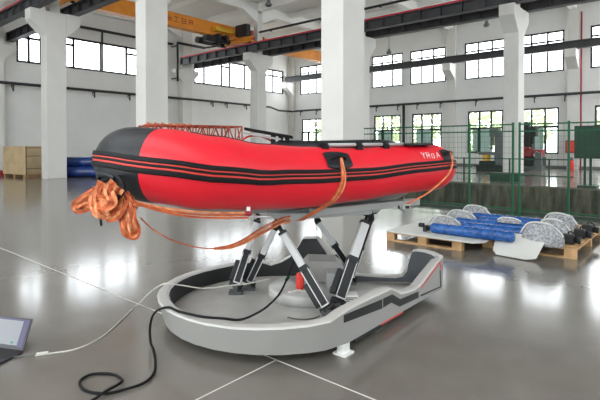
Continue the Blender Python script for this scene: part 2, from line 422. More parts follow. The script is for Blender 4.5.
# overhead cranes ------------------------------------------------------------
def crane(X, y0, y1, label, trolley=True):
    t = thing('overhead_crane', label, 'crane', (X, (y0+y1)/2, 8.0), 'orange overhead cranes')
    g = MB(); zb, zt = 8.42, 9.15
    g.prism([(X-.2, y0+.1, zb+.3), (X-.2, y0+1.3, zb), (X-.2, y1-1.3, zb), (X-.2, y1-.1, zb+.3), (X-.2, y1-.1, zt), (X-.2, y0+.1, zt)], (.4, 0, 0))
    g.box(X-.27, X+.27, y0+.1, y1-.1, zt, zt+.03); g.box(X-.27, X+.27, y0+1.3, y1-1.3, zb-.03, zb)
    n = int((y1-y0)/1.6)
    for q in range(1, n): g.box(X+.2, X+.215, y0+q*1.6, y0+q*1.6+.03, zb+.02, zt)
    child(g, 'girder', 'orange', t)
    for y, s_ in ((y0, 1), (y1, -1)):
        e = MB(); e.box(X-1.5, X+1.5, y-.14, y+.14, 8.16, 8.5)
        e.obox((X, y+s_*.2, 8.6), (.35, 0, 0), (0, .2, 0), (0, 0, .2))
        ec = child(e, 'end_carriage', 'orange', t)
        for xx in (-1.2, 1.2):
            wv = MB(); wv.cyl((X+xx, y-.07, 8.26), (X+xx, y+.07, 8.26), .16); child(wv, 'wheel', 'black', ec)
        bf = MB(); bf.cyl((X+1.5, y, 8.33), (X+1.68, y, 8.33), .07); bf.box(X+1.35, X+1.5, y-.1, y+.1, 8.5, 8.85); o = child(bf, 'buffer', 'machred', ec)
    if trolley:
        y = y1-1.6
        h = MB(); h.box(X-.75, X-.25, y-.9, y+.5, 7.95, 8.3); h.cyl((X-.55, y-1.2, 8.1), (X-.55, y+.9, 8.1), .2)
        h.box(X-.2, X+.75, y-.5, y-.3, 8.0, 8.42); h.box(X-.2, X+.75, y+.1, y+.3, 8.0, 8.42); h.cyl((X+.5, y-.6, 8.05), (X+.5, y+.5, 8.05), .17); h.sweep(cr([(X+.5, y-.1, 8.), (X+.4, y-.1, 7.8), (X+.5, y-.1, 7.65)]), .05, 6)
        h.box(X+.3, X+.7, y-1.4, y-.7, 7.85, 8.2)
        ho = child(h, 'hoist', 'black', t)
        pl = MB(); pl.box(X+.24, X+.62, y-.6, y+.75, 8.62, 8.86); child(pl, 'yellow_motor', 'yellow', ho)
        cb = MB(); cb.box(X+.5, X+1.5, y1-.55, y1-.16, 8.5, 9.2); child(cb, 'control_cabinet', 'black', t, bevel=.01)
        # dark red characters on the girder face
        tx = MB(); z = 8.66
        for q in range(5):
            yy = 16.1+q*.5-1.0
            for a, b2, c_, d in ((0,.34,.26,.30),(0,.34,.0,.04),(.15,.19,0,.34),(.0,.34,.13,.17),(.02,.06,.0,.26),(.28,.32,.04,.28)):
                if (q*7+int(a*100)+int(c_*50)) % 4 == 0: continue
                tx.box(X+.2, X+.206, yy+a, yy+b2, z+c_, z+d)
        child(tx, 'girder_characters', 'machred', t)
    return t
crane(-23.6, YB+CY+.42, YA-.42, 'orange overhead crane with black hoist and cabinet above the boat')
crane(-24.3, YA+CY+.42, YN-.95, 'orange overhead crane in the far aisle, seen below the crane beam', trolley=False)

# hanging lamps ------------------------------------------------------------
def lamp(x, y, z, label):
    t = thing('high_bay_lamp', label, 'lamp', (x, y, z), 'high bay lamps')
    r = MB(); r.cyl((x, y, z+.35), (x, y, ZC-.02), .018, n=6); child(r, 'hanging_rod', 'black', t)
    h = MB(); h.lathe((x, y, z), [(.16, 0), (.2, .03), (.2, .1), (.12, .2), (.09, .36)], 16); child(h, 'lamp_housing', 'tin', t)
    g = MB(); g.lathe((x, y, z-.02), [(.14, 0), (.16, .03)], 16); child(g, 'lamp_glass', 'black', t)
lamp(-19.0, 19.4, 9.45, 'hanging high bay lamp at the ceiling left of the widest column')
lamp(-10.5, 30.2, 8.95, 'hanging high bay lamp just left of the right-hand column')
lamp(-17.9, 31.0, 8.3, 'small far high bay lamp right of the widest column')

# pipes ----------------------------------------------------------------------
def pipe_with_brackets(name, pts, r, brs, label, axis):
    t = thing(name, label, 'pipe', pts[0]); b = MB(); b.sweep(pts, r, 8); child(b, 'pipe', 'frame', t)
    for p in brs:
        q = MB(); p = V(p)
        if axis == 'y': q.box(p.x-.3, p.x+.02, p.y-.03, p.y+.03, p.z-.06, p.z); q.box(p.x-.02, p.x+.03, p.y-.03, p.y+.03, p.z-.38, p.z); q.prism([(p.x, p.y-.02, p.z-.35), (p.x-.3, p.y-.02, p.z-.05), (p.x-.3, p.y-.02, p.z-.1)], (0, .04, 0))
        else: q.box(p.x-.03, p.x+.03, p.y-.02, p.y+.28, p.z-.06, p.z); q.box(p.x-.03, p.x+.03, p.y-.03, p.y+.02, p.z-.4, p.z)
        child(q, 'bracket', 'frame', t)
pw = XW+.35
pipe_with_brackets('wall_pipe', [(XW+.62, -8, 5.05), (XW+.62, 24.0, 5.05), (XW+.62, 30.9, 5.0), (XW+.62, 32, 4.75), (XW+.62, 34.0, 4.75)], .085,
    [(XW+.3, y+1.1, 5.0) for y in (8.9, 10.8, 13.7, 16.2, 19.0, 23.5, 25, 27.2, 29.5)], 'black pipe on brackets along the left wall under the strip windows', 'y')
pipe_with_brackets('wall_pipe', [(XW+.8, YN-.45, 4.78), (-24, YN-.45, 4.78), (XE, YN-.45, 4.78)], .085,
    [(x, YN-.28, 4.72) for x in (-29.2, -27.3, -25, -22.3, -20.9, -18.9, -17.2, -15.3, -14.4, -12.6, -9.9, -8.7, -6.9, -4.8)], 'black pipe on brackets along the far wall between upper and lower windows', 'x')
b = MB(); b.sweep([(-18.35, YN-.3, 4.7), (-18.35, YN-.3, .1)], .11, 8); single(b, 'downpipe', 'black', 'thick black vertical pipe dropping down the far wall right of the widest column', 'pipe')
b = MB(); b.sweep([(-6.0, YN-.25, .0), (-6.0, YN-.25, 9.9)], .05, 8); single(b, 'fire_pipe', 'machred', 'thin red vertical fire pipe on the far wall above the hydrant cabinet', 'pipe')
b = MB(); b.sweep([(XW+.75, 20.9, 6.3), (XW+.75, 20.9, 9.15)], .08, 8); b.sweep([(XW+.75, 20.9, 9.15), (XW+.75, 23.4, 9.15)], .1, 8); b.sweep([(XW+.75, 23.4, 9.15), (XW+3.2, 25, 9.5)], .06, 8)
b.box(XW+.004, XW+.75, 20.86, 20.94, 6.5, 6.58); b.box(XW+.004, XW+.75, 20.86, 20.94, 8.9, 8.98)
single(b, 'rainwater_pipe', 'black', 'black pipe turning a corner on the left wall beside the second column', 'pipe')
b = MB(); b.box(XW+.01, XW+.2, 10.0, 20.9, 9.06, 9.2); single(b, 'cable_tray', 'frame', 'long black cable tray high on the left wall above the strip window', 'cable tray')
b = MB(); b.box(XW+.02, XW+.1, 15.4, 15.5, 6.4, 9.05); single(b, 'conduit', 'frame', 'black vertical conduit crossing the left strip window', 'conduit')

# outside ------------------------------------------------------------------
g = MB(); g.box(-70, 50, YN+.35, 80, -.3, -.05); g.box(-70, XW-.35, -30, 34.7, -.3, -.05)
struct(g.build('ground_outside', 'ground'))
def tree(x, y, h, r, label):
    t = thing('tree', label, 'tree', (x, y, -.05), 'trees outside the far windows'); rnd = random.Random(int(x*10))
    tk = MB(); tk.sweep([(x, y, -.05), (x+.1, y, h*.4), (x, y+.1, h*.75)], [.16, .12, .05], 8); child(tk, 'trunk', 'bark', t)
    lf = MB()
    for q in range(420):
        a = rnd.random()*2*pi; u = rnd.uniform(-1, 1); rr = r*(.55+.45*rnd.random())
        c_ = V((x+rr*cos(a)*sqrt(1-u*u), y+rr*sin(a)*sqrt(1-u*u), h*.62+rr*u*1.15))
        s1 = V((rnd.uniform(-1,1), rnd.uniform(-1,1), rnd.uniform(-1,1))).normalized()*.26; s2 = s1.orthogonal().normalized()*.16
        lf.add([c_-s1, c_+s2, c_+s1, c_-s2], [[0,1,2,3]])
    child(lf, 'foliage', 'leaf', t, fix=False)
for q, (x, lab) in enumerate(((-31, 'bush seen through the far low window left of the widest column'), (-25.0, 'tree seen through the low window just right of the widest column'), (-20.5, 'tree seen through the second low window right of the widest column'),
   (-15.5, 'tree seen through the low window left of the right-hand column'), (-11.2, 'tree seen through the low window right of the right-hand column'), (-6.5, 'tree seen through the low window at the right edge'))):
    tree(x, 41.5+(q % 2)*1.4, 4.9+.4*(q % 3), 2.15, lab)

# ------------------------------------------------------------------ fence round the pit
def fence(xa, xb, posts, label, y=11.45):
    t = thing('fence_panel', label, 'fence', (xa, y, 0), 'green mesh fence panels'); zt = 1.96
    for xx in posts:
        q = MB(); q.box(xx-.02, xx+.02, y-.02, y+.02, 0, zt+.02); q.box(xx-.06, xx+.06, y-.06, y+.06, 0, .012); child(q, 'post', 'green', t)
    for nm, z in (('top_rail', zt-.02), ('second_rail', 1.79), ('bottom_rail', .12)):
        q = MB(); q.box(xa, xb, y-.013, y+.013, z-.013, z+.013); child(q, nm, 'green', t)
    wv = MB(); n = int((xb-xa)/.1)
    for i in range(1, n): xx = xa+i*(xb-xa)/n; wv.box(xx-.0018, xx+.0018, y-.0018, y+.0018, .12, 1.94)
    for i in range(1, 16): z = .12+i*.12; wv.box(xa+.03, xb-.03, y-.0018, y+.0018, z-.0018, z+.0018)
    child(wv, 'wire_mesh', 'green', t)
FY = 10.72
fence(-2.065, .0, (-.03,), 'green mesh fence panel at the right edge, in front of the dark green board', FY)
fence(-3.045, -2.07, (-3.02, -2.09), 'green mesh fence panel right of the white column, in front of the red machine', FY)
fence(-4.07, -3.13, (-3.155,), 'green mesh fence panel just right of the boat stern', FY)
fence(-6.3, -4.075, (-4.095,), 'green mesh fence panel behind the boat stern', FY)
fence(-8.6, -6.305, (-8.57,), 'leftmost green mesh fence panel, behind the boat next to the widest column', FY)
struct(MB().box(-19, 5, FY+.07, 10.88, 0, .06).build('trim_70', 'kerb'))
# railing on the far edge of the pit
t = thing('guard_rail', 'low dark green guard rail along the far edge of the pit', 'railing', (-12, 19.3, 0))
for x in (-13, -11, -9, -7.6, -5.8, -4.4):
    q = MB(); q.box(x-.025, x+.025, 19.27, 19.33, 0, 1.0); child(q, 'post', 'dgreen', t)
for z in (.35, .97):
    q = MB(); q.box(-13, -3.6, 19.28, 19.32, z-.02, z+.02); child(q, 'rail', 'dgreen', t)

# far machines ----------------------------------------------------------------
t = thing('display_board', 'dark green board on double legs beyond the fence at right edge', 'board', (-3.1, 19.5, 0))
q = MB(); q.box(-3.62, -1.7, 19.45, 19.53, 1.02, 2.2); child(q, 'board_panel', 'dgreen', t, bevel=.01)
for x in (-3.3, -3.12):
    q = MB(); q.box(x-.04, x+.04, 19.54, 19.62, 0, 2.2); child(q, 'leg', 'dgreen', t)
q = MB(); q.box(-3.5, -2.9, 19.3, 19.85, 0, .06); child(q, 'foot', 'dgreen', t)
t = thing('hydrant_cabinet', 'red hydrant cabinet hanging on the far wall behind the fence', 'fire cabinet', (-6.5, YN-.36, 1.02))
q = MB(); q.box(-6.80, -6.2, YN-.55, YN-.36, 1.02, 1.82); child(q, 'cabinet_body', 'machred', t, bevel=.02)
q = MB(); q.box(-6.73, -6.27, YN-.57, YN-.55, 1.1, 1.74); child(q, 'door', 'redline', t); 
t = thing('fire_extinguisher', 'red fire extinguisher on the floor under the hydrant cabinet', 'fire extinguisher', (-6.25, 32.8, 0))
q = MB(); q.lathe((-6.25, 32.8, 0), [(.13, 0), (.15, .05), (.15, .5), (.1, .6), (.05, .63)], 14); child(q, 'cylinder', 'redline', t)
q = MB(); q.cyl((-6.25, 32.8, .63), (-6.25, 32.8, .74), .04); q.box(-6.35, -6.15, 32.77, 32.83, .7, .76); child(q, 'valve', 'black', t)
def machine(x, y, label):
    t = thing('milling_machine', label, 'machine', (x, y, 0))
    q = MB(); q.box(x-.9, x+.8, y-.5, y+.5, 0, .25); child(q, 'base', 'machgrey', t, bevel=.03)
    q = MB(); q.box(x-.75, x+.25, y-.35, y+.4, .25, 2.3); q.box(x-.9, x+.9, y-.4, y+.3, .25, .8); child(q, 'machine_column', 'lining', t, bevel=.05)
    q = MB(); q.box(x-.6, x+.5, y-.45, y+.1, 2.05, 2.6); q.cyl((x-.1, y-.2, 2.6), (x-.1, y-.2, 2.95), .22); q.cyl((x+.25, y-.25, 1.6), (x+.25, y-.25, 2.1), .12); child(q, 'spindle_head', 'lining', t, bevel=.03)
    q = MB(); q.box(x-.65, x+.85, y-.55, y+.3, .8, 1.25); q.box(x-.7, x+.2, y-.6, y+.2, 1.25, 1.4); child(q, 'red_housing', 'machred', t, bevel=.04)
    q = MB(); q.prism([(x+.45, y-.9, 0), (x+.95, y-.9, 0), (x+.9, y-.9, 1.0), (x+.6, y-.9, 1.15)], (0, .3, 0)); child(q, 'splash_guard', 'machgrey', t)
    q = MB(); q.lathe((x+.55, y-.52, .9), [(.18, 0), (.18, .03)], 16, (0,-1,0)); child(q, 'hand_wheel', 'silver', t)
machine(-8.35, 31.6, 'tall dark and red workshop machine just right of the right-hand column')
def lathe_machine(x, y, label):
    t = thing('drilling_machine', label, 'machine', (x, y, 0))
    q = MB(); q.box(x-.75, x+.75, y-.35, y+.35, 0, .35); q.box(x-.6, x+.3, y-.3, y+.3, .35, .6); child(q, 'bed', 'lining', t, bevel=.03)
    q = MB(); q.box(x-.62, x+.65, y-.35, y+.3, .95, 1.12); q.cyl((x-.75, y-.2, 1.0), (x-.75, y-.2, 1.22), .06); child(q, 'table', 'machgrey', t, bevel=.03)
    q = MB(); q.box(x-.4, x-.1, y-.3, y+.25, .6, .95); child(q, 'saddle', 'yellow', t)
    q = MB(); q.box(x+.25, x+.75, y-.2, y+.35, .35, 2.35); q.box(x+.0, x+.5, y-.3, y+.2, 2.0, 2.5); q.cyl((x+.1, y-.1, 1.5), (x+.1, y-.1, 2.0), .1); child(q, 'machine_column', 'machgrey', t, bevel=.04)
lathe_machine(-9.55, 28.3, 'grey drilling machine with dark base between boat stern and right-hand column')
t = thing('equipment_box', 'dark green metal box at the foot of the right-hand column', 'box', (-6.2, 20.3, 0))
q = MB(); q.box(-6.95, -5.75, 20.45, 21.2, 0, .3); child(q, 'box_body', 'dgreen', t, bevel=.02)
q = MB(); q.box(-6.98, -5.72, 20.42, 21.23, .3, .34); child(q, 'lid', 'kerb', t)

# crates and rolls by the left wall ------------------------------------------------
t = thing('plywood_crate', 'large plywood crate on battens by the left wall', 'crate', (-24.8, 8.2, 0))
def P4(a): return V(a)
A_, B_, C_ = V((-25.6, 7.95, 0)), V((-23.6, 8.25, 0)), V((-24.1, 9.6, 0))
e1 = (B_-A_)/2; e2 = (C_-B_)/2; cc = (A_+C_)/2
q = MB(); q.obox(cc+V((0,0,.8)), e1, e2, (0,0,.66)); child(q, 'crate_body', 'ply', t)
for s_ in (-.85, 0, .85):
    q = MB(); q.obox(cc+e1*s_+V((0,0,.07)), e1.normalized()*.05, e2, (0,0,.07)); child(q, 'batten', 'wood', t)
q = MB()
for z in (.42, 1.0, 1.38): q.obox(cc+e1*1.004+V((0,0,z)), e1.normalized()*.004, e2, (0,0,.012))
q.obox(cc+e1*1.004-e2*.97+V((0,0,.8)), e1.normalized()*.004, e2.normalized()*.02, (0,0,.66))
child(q, 'strapping', 'black', t)
q = MB(); q.lathe((-23.2, 9.25, .23), [(.1, -.3), (.22, -.25), (.23, .25), (.1, .3)], 14, (1,.3,0)); q2 = single(q, 'blue_bundle', 'navy', 'small blue wrapped bundle between crate and far left column', 'bundle')
q = MB()
for i, (y, z, r) in enumerate(((11.4, .28, .28), (11.95, .28, .28), (11.65, .75, .26))):
    pass
def roll(D, z, r, label):
    q = MB(); a_ = L(-11.2, D, z); ln = 3.3
    q.lathe(a_, [(r*.6, 0), (r*.97, .05), (r, .3), (r*.96, ln*.5), (r, ln-.3), (r*.97, ln-.05), (r*.6, ln)], 18, L(1,0,0)); return single(q, 'wrapped_roll', 'navy', label, 'roll', 'blue wrapped rolls')
roll(22.25, .26, .26, 'lower front blue wrapped roll on the floor behind the far left column')
roll(22.8, .26, .26, 'lower back blue wrapped roll behind the far left column')
roll(22.5, .71, .25, 'upper blue wrapped roll stacked on two others behind the far left column')
q = MB(); q.box(-27.9, -26.3, 8.0, 8.5, 0, .22); single(q, 'red_beam', 'machred', 'low dark red beam on the floor at the far left edge', 'beam')

# ------------------------------------------------------------------ motion platform
PO = L(-.2, 4.1, 0)
plat = thing('motion_platform', 'grey teardrop-shaped motion platform with six legs carrying the red boat', 'motion platform', PO)
ctr = (-.2, 4.1); rad_ = 1.0
def arc(a): return (ctr[0]+rad_*cos(radians(a)), ctr[1]+rad_*sin(radians(a)))
nw = lambda t_: (.52+.89*t_, 3.57+1.08*t_)
FP = []
for a, z in ((-66,.295),(-75,.285),(-85,.28),(-95,.275),(-105,.27),(-115,.27),(-125,.27),(-135,.27),(-145,.27),(-155,.27),(-165,.27),(-175,.268),(175,.265),(165,.262),(155,.258),(145,.255),(135,.252),(126,.254),(118,.262),(110,.266),(104,.262),(97,.222),(90,.255),(84,.31),(78,.44),(75,.51),(66,.525),(60,.41),(55,.30),(50,.19)):
    FP.append((*arc(a), z))
FP += [(.62,4.88,.17),(.80,4.885,.155),(.97,4.88,.15),(1.05,4.875,.165),(1.10,4.868,.22),(1.125,4.86,.30),(1.14,4.855,.38),(1.165,4.85,.42),(1.21,4.83,.43),(1.29,4.78,.43),(1.36,4.72,.42),(1.41,4.65,.405)]
for t_, z in ((.973,.385),(.64,.225),(.553,.212),(.46,.222),(.379,.237),(.256,.32),(.1,.322),(-.09,.323),(-.2,.318)): FP.append((*nw(t_), z))
N = len(FP)
# inward offset
def inset(d):
    out = []
    for i in range(N):
        a, b, c_ = FP[i-1], FP[i], FP[(i+1) % N]
        t_ = V((c_[0]-a[0], c_[1]-a[1])).normalized(); n_ = V((t_.y, -t_.x))
        # path runs clockwise (front -> left -> back): inside is to the right
        out.append((b[0]+n_.x*d, b[1]+n_.y*d))
    return out
IN = inset(.095); IN2 = inset(.105); ZB = .075
BI = inset(.055); tp_ = lambda i: max(0, min(1, (30-i)/6, 1 if i < 30 else 0)) if i < 36 else 0
out_b = [L(FP[i][0]+(BI[i][0]-FP[i][0])*tp_(i), FP[i][1]+(BI[i][1]-FP[i][1])*tp_(i), ZB) for i in range(N)]; out_t = [L(p[0], p[1], p[2]-.012) for p in FP]
o2 = inset(.012); i2 = inset(.075)
rim_a = [L(o2[i][0], o2[i][1], FP[i][2]) for i in range(N)]; rim_b = [L(i2[i][0], i2[i][1], FP[i][2]) for i in range(N)]
in_t = [L(IN[i][0], IN[i][1], FP[i][2]-.012) for i in range(N)]; in_b = [L(IN2[i][0], IN2[i][1], .1) for i in range(N)]
s_ = MB(); s_.grid([out_b, out_t], True, True); s_.add(out_b, [list(range(N))])
child(s_, 'base_shell', 'shell', plat, fix=False)
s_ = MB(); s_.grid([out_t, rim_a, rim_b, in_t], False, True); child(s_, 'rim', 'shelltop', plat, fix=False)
bl = list(range(8, 30)); s_ = MB(); s_.grid([[in_t[i] for i in bl], [in_b[i] for i in bl]]); child(s_, 'inner_lining', 'lining', plat, fix=False)
bl2 = list(range(29, N)); s_ = MB(); s_.grid([[in_t[i] for i in bl2], [in_b[i] for i in bl2]]); o = child(s_, 'inner_lining', 'dlining', plat, fix=False); o['label'] = 'dark grey lining at the narrow end'
bl3 = [N-1]+list(range(0, 9)); s_ = MB(); s_.grid([[in_t[i] for i in bl3], [in_b[i] for i in bl3]]); child(s_, 'inner_lining', 'shell', plat, fix=False)
s_ = MB(); s_.prism([L(IN2[i][0], IN2[i][1], .08) for i in range(N)], (0,0,.022)); child(s_, 'deck', 'deck', plat)
# black graphic and red pinstripes on the straight near flank (thin raised decals)
nwn = V((1.08, -.89)).normalized()
def NWp(t_, z, o=.003): a = nw(t_); return L(a[0]+nwn.x*o, a[1]+nwn.y*o, z)
offn = L(nwn.x, nwn.y, 0)*-.0025
def decal(pairs, name, m):
    s2 = MB()
    for poly in pairs: s2.prism([NWp(*q) for q in poly], offn)
    return child(s2, name, m, plat)
decal([[(-.24,.29),(-.24,.235),(.145,.195),(.145,.268)], [(.157,.268),(.157,.196),(.25,.203),(.35,.133),(.61,.118),(.605,.175),(.36,.192),(.262,.266)]], 'black_stripe', 'black')
decal([[(.64,.118),(.965,.098),(.965,.11),(.64,.133)], [(.95,.1),(.968,.1),(.955,.27),(.94,.27)]], 'corner_stripe', 'black')
decal([[(.635,.187),(.652,.187),(.935,.34),(.925,.352)], [(.93,.345),(.942,.352),(.972,.275),(.96,.27)]], 'red_pinstripe', 'redline')
s_ = MB(); s_.prism([NWp(t_, z, -.03) for t_, z in ((-.1,.02),(-.1,.075),(.42,.075),(.42,.02))], offn*8); child(s_, 'skid', 'lining', plat)
s_ = MB(); s_.prism([NWp(t_, z, -.015) for t_, z in ((.15,.05),(.42,.05),(.42,.07),(.15,.07))], offn*4); o = child(s_, 'red_strip', 'redline', plat)
for R, D in ((.31, 3.36), (.60, 3.84), (-.5, 3.5), (-.9, 4.4), (.2, 4.7), (1.1, 4.65), (-.3,4.9)):
    s_ = MB(); s_.obox(L(R, D, .035), L(.026,.03,0), L(-.02,.02,0), (0,0,.04)); s_.obox(L(R, D, .006), L(.038,.045,0), L(-.04,.035,0), (0,0,.006)); child(s_, 'foot', 'whitep', plat)
s_ = MB(); s_.lathe(L(.05, 4.34, .1), [(.34, 0), (.34, .085), (.325, .1), (.05, .1)], 40); child(s_, 'pedestal', 'deck', plat)
# control boxes on the deck
def lbox(mb, R0, R1, D0, D1, z0, z1): return mb.obox(L((R0+R1)/2, (D0+D1)/2, (z0+z1)/2), L((R1-R0)/2,0,0), L(0,(D1-D0)/2,0), (0,0,(z1-z0)/2))
s_ = MB(); s_.prism([L(.03,4.4,.2), L(.4,4.4,.2), L(.42,4.4,.34), L(.34,4.4,.40), L(.08,4.4,.41), L(.03,4.4,.36)], L(0,.28,0)); child(s_, 'control_box', 'shell', plat, bevel=.01)
s_ = MB(); lbox(s_, .24, .42, 4.22, 4.4, .1, .34); cb_ = child(s_, 'control_box', 'hull', plat, bevel=.01)
s_ = MB(); lbox(s_, .27, .29, 4.215, 4.22, .2, .22); lbox(s_, .34, .36, 4.215, 4.22, .2, .22); child(s_, 'connector', 'black', cb_)
s_ = MB(); lbox(s_, .36, .5, 4.02, 4.15, .1, .2); vb = child(s_, 'vent_box', 'whitep', plat, bevel=.008)
s_ = MB()
for i in range(6): lbox(s_, .37, .49, 4.015, 4.02, .11+i*.014, .116+i*.014)
child(s_, 'vent_slots', 'machgrey', vb)
s_ = MB(); lbox(s_, -.55, -.3, 3.52, 3.56, .1, .13); child(s_, 'cable_cover', 'machgrey', plat)
# actuators
def actuator(bt, tp, wide=1., dark=False):
    b0, t0 = L(*bt), L(*tp); d = t0-b0; ln = d.length; u = d.normalized()
    side = u.cross(L(0,1,0)).normalized(); fw = side.cross(u)
    s1 = MB(); s1.obox(b0+u*ln*.27, side*.032*wide, fw*.036, u*ln*.235); s1.obox(b0+u*ln*.46, side*.038*wide, fw*.042, u*.02); s1.cyl(b0-side*.065+u*.015, b0+side*.065+u*.015, .028)
    a = child(s1, 'leg', 'lining', plat, bevel=.006)
    s1 = MB(); s1.obox(b0+u*ln*.67, side*.030*wide, fw*.034, u*ln*.215); child(s1, 'cylinder', 'lining' if dark else 'whitetube', a, bevel=.012)
    s1 = MB(); s1.obox(b0+u*ln*.89, side*.033*wide, fw*.037, u*.012); s1.cyl(b0+u*ln*.88, b0+u*ln*.98, .018, n=12); s1.obox(t0, side*.035, fw*.03, u*.025); s1.cyl(t0-side*.05, t0+side*.05, .017); child(s1, 'top_joint', 'black', a)
    s1 = MB()
    for k_ in (-1, 1): s1.obox(b0+u*ln*.26+fw*-.038+side*k_*.03*wide, side*.004, fw*.004, u*ln*.2); s1.obox(b0+u*ln*.26+fw*.038+side*k_*.03*wide, side*.004, fw*.004, u*ln*.2)
    s1.obox(b0+u*ln*.06, side*.034*wide, fw*.042, u*.006)
    child(s1, 'guide_rail', 'whitetube', a)
    s1 = MB(); lb = b0.copy(); lb.z = .1; s1.obox(lb+V((0,0,.015)), L(.06,0,0), L(0,.05,0), (0,0,.015)); s1.obox((lb+b0)/2, L(.02,0,0), L(0,.03,0), (0,0,max(.015,(b0.z-.1)/2+.01))); child(s1, 'base_joint', 'machgrey', a)
    s1 = MB(); s1.obox(b0+u*ln*.2+side*.055*wide, side*.022, fw*.026, u*ln*.13); child(s1, 'motor', 'black', a, bevel=.006)
    return a
actuator((-.60,4.4,.17), (-.38,4.48,.84)); actuator((-.49,4.52,.17), (-.18,4.12,.84), .9)
actuator((.235,3.86,.135), (-.195,4.04,.815), 1.05)
actuator((.32,4.02,.135), (.625,4.33,.86), 1.35); actuator((.50,4.7,.16), (.70,4.5,.87), .9, True)
actuator((.546,4.9,.18), (.131,4.7,.80))
# top frame
s_ = MB(); tz = .86
hexp = [(-.45,4.5),(-.28,4.02),(.0,3.98),(.62,4.25),(.76,4.46),(.6,4.75),(.1,4.8),(-.3,4.68)]
s_.prism([L(a, b_, tz) for a, b_ in hexp], (0,0,.05)); child(s_, 'top_plate', 'hull', plat, bevel=.006)

# ------------------------------------------------------------------ boat
u2 = V((-.839,-.545)); n2 = V((-.545,.839)); P0 = V((.02, 3.65)); WID = .85
def keyed(keys, x):
    if x <= keys[0][0]: return keys[0][1]
    for (a, va), (b_, vb_) in zip(keys, keys[1:]):
        if x <= b_:
            t_ = (x-a)/(b_-a); t_ = t_*t_*(3-2*t_) if abs(vb_-va) > 0 else 0; return va+(vb_-va)*t_
    return keys[-1][1]
RK = [(-1.74,.0),(-1.6,.205),(-1.4,.210),(-1.07,.214),(-.44,.222),(0,.238),(.4,.24),(.75,.253),(1.2,.25)]
ZK = [(-1.74,1.285),(-1.07,1.268),(-.44,1.242),(0,1.238),(.4,1.255),(.75,1.295),(1.07,1.345),(1.22,1.37)]
path = []      # (s, lateral, radius)
ss = [-1.68,-1.676,-1.66,-1.64,-1.61,-1.57,-1.52,-1.46,-1.4]+[-1.3+.1*i for i in range(21)]
for s0 in ss: path.append((s0, 0.))
NL = len(path)
for i in range(1, 24):
    a = pi*i/24; path.append((.75+.42*sin(a)**.85 if i else .75, WID/2*(1-cos(a))))
for s0 in ss[::-1]: path.append((s0, WID))
def tip_r(s0):
    if s0 < -1.44:
        q = min(1, (s0+1.68)/.24); return .208*sqrt(max(0, 1-(1-q)**2))+.002
    return keyed(RK, s0)
PC = []
for (s0, l) in path:
    p2 = P0+u2*s0+n2*l; PC.append((L(p2.x, p2.y, keyed(ZK, s0)), tip_r(s0), s0, l))
def frame_at(i):
    a, b_ = PC[max(0, i-1)][0], PC[min(len(PC)-1, i+1)][0]; t_ = (b_-a).normalized()
    outw = t_.cross(V((0,0,1))).normalized(); up = outw.cross(t_).normalized()
    # outward must point away from the boat's inside
    cen = P0+u2*(-.3)+n2*(WID/2); c3 = L(cen.x, cen.y, 1.2)
    if outw.dot(PC[i][0]-c3) < 0: outw = -outw
    up = V((0,0,1))-t_*t_.z; up.normalize()
    return t_, outw, up
FR = [frame_at(i) for i in range(len(PC))]
def ring(i, n=32, k_=1.0):
    c_, r, _, _ = PC[i]; t_, o_, up = FR[i]
    return [c_+r*k_*(cos(2*pi*q/n)*o_+sin(2*pi*q/n)*up) for q in range(n)]
def surf(i, ang, k_=1.0, off=0.):
    c_, r, _, _ = PC[i]; t_, o_, up = FR[i]; a = radians(ang)
    return c_+(r*k_+off)*(cos(a)*o_+sin(a)*up)
bo = L(-.1, 4.0, .91)
boat = thing('inflatable_boat', 'red and black inflatable boat strapped on top of the motion platform', 'boat', bo)
iA = NL+5; iB = len(PC)-1-iA     # black bow section between these
s_ = MB(); s_.grid([ring(i) for i in range(0, iA+1)], True, True); child(s_, 'near_tube', 'red', boat, fix=True)
s_ = MB(); s_.grid([ring(i) for i in range(iA, iB+1)], True, True); child(s_, 'bow_tube', 'blackpvc', boat)
s_ = MB(); s_.grid([ring(i) for i in range(iB, len(PC))], True, True); child(s_, 'far_tube', 'red', boat)
def band(a0, a1, k0, k1, i0=4, i1=None, n=4, off=.012):
    i1 = i1 or len(PC)-5
    rows_ = []
    for i in range(i0, i1+1):
        sh = keyed([(-1.5,7),(-.5,2),(0,2),(.75,-3),(1.0,0),(1.15,5)], PC[i][2]) if a0 < 60 else 0; w0 = a0+sh; w1 = a1+sh
        r_ = [surf(i, w0, 1, -.004)]+[surf(i, w0+(w1-w0)*q/n, 1, off) for q in range(n+1)]+[surf(i, w1, 1, -.004)]
        rows_.append(r_)
    m_ = MB(); m_.grid(rows_, True); m_.add(rows_[0], [list(range(n+3))]); m_.add(rows_[-1], [list(range(n+3))]); return m_
child(band(7.5, 14, 0, 0, off=.014), 'rub_strake', 'rubber', boat)
child(band(-9, -1.5, 0, 0, off=.014), 'rub_strake', 'rubber', boat)
child(band(1.6, 5.2, 0, 0, off=.010), 'rub_strake', 'rubber', boat)
o = child(band(-1.5, 1.6, 0, 0, off=.006), 'strake_stripe', 'redline', boat); o['label'] = 'lower red line between the black rub strakes'
o = child(band(5.2, 7.5, 0, 0, off=.006), 'strake_stripe', 'redline', boat); o['label'] = 'upper red line between the black rub strakes'
o = child(band(82, 97, 0, 0, i0=6, i1=iA-3, off=.004), 'seam_tape', 'blackpvc', boat)
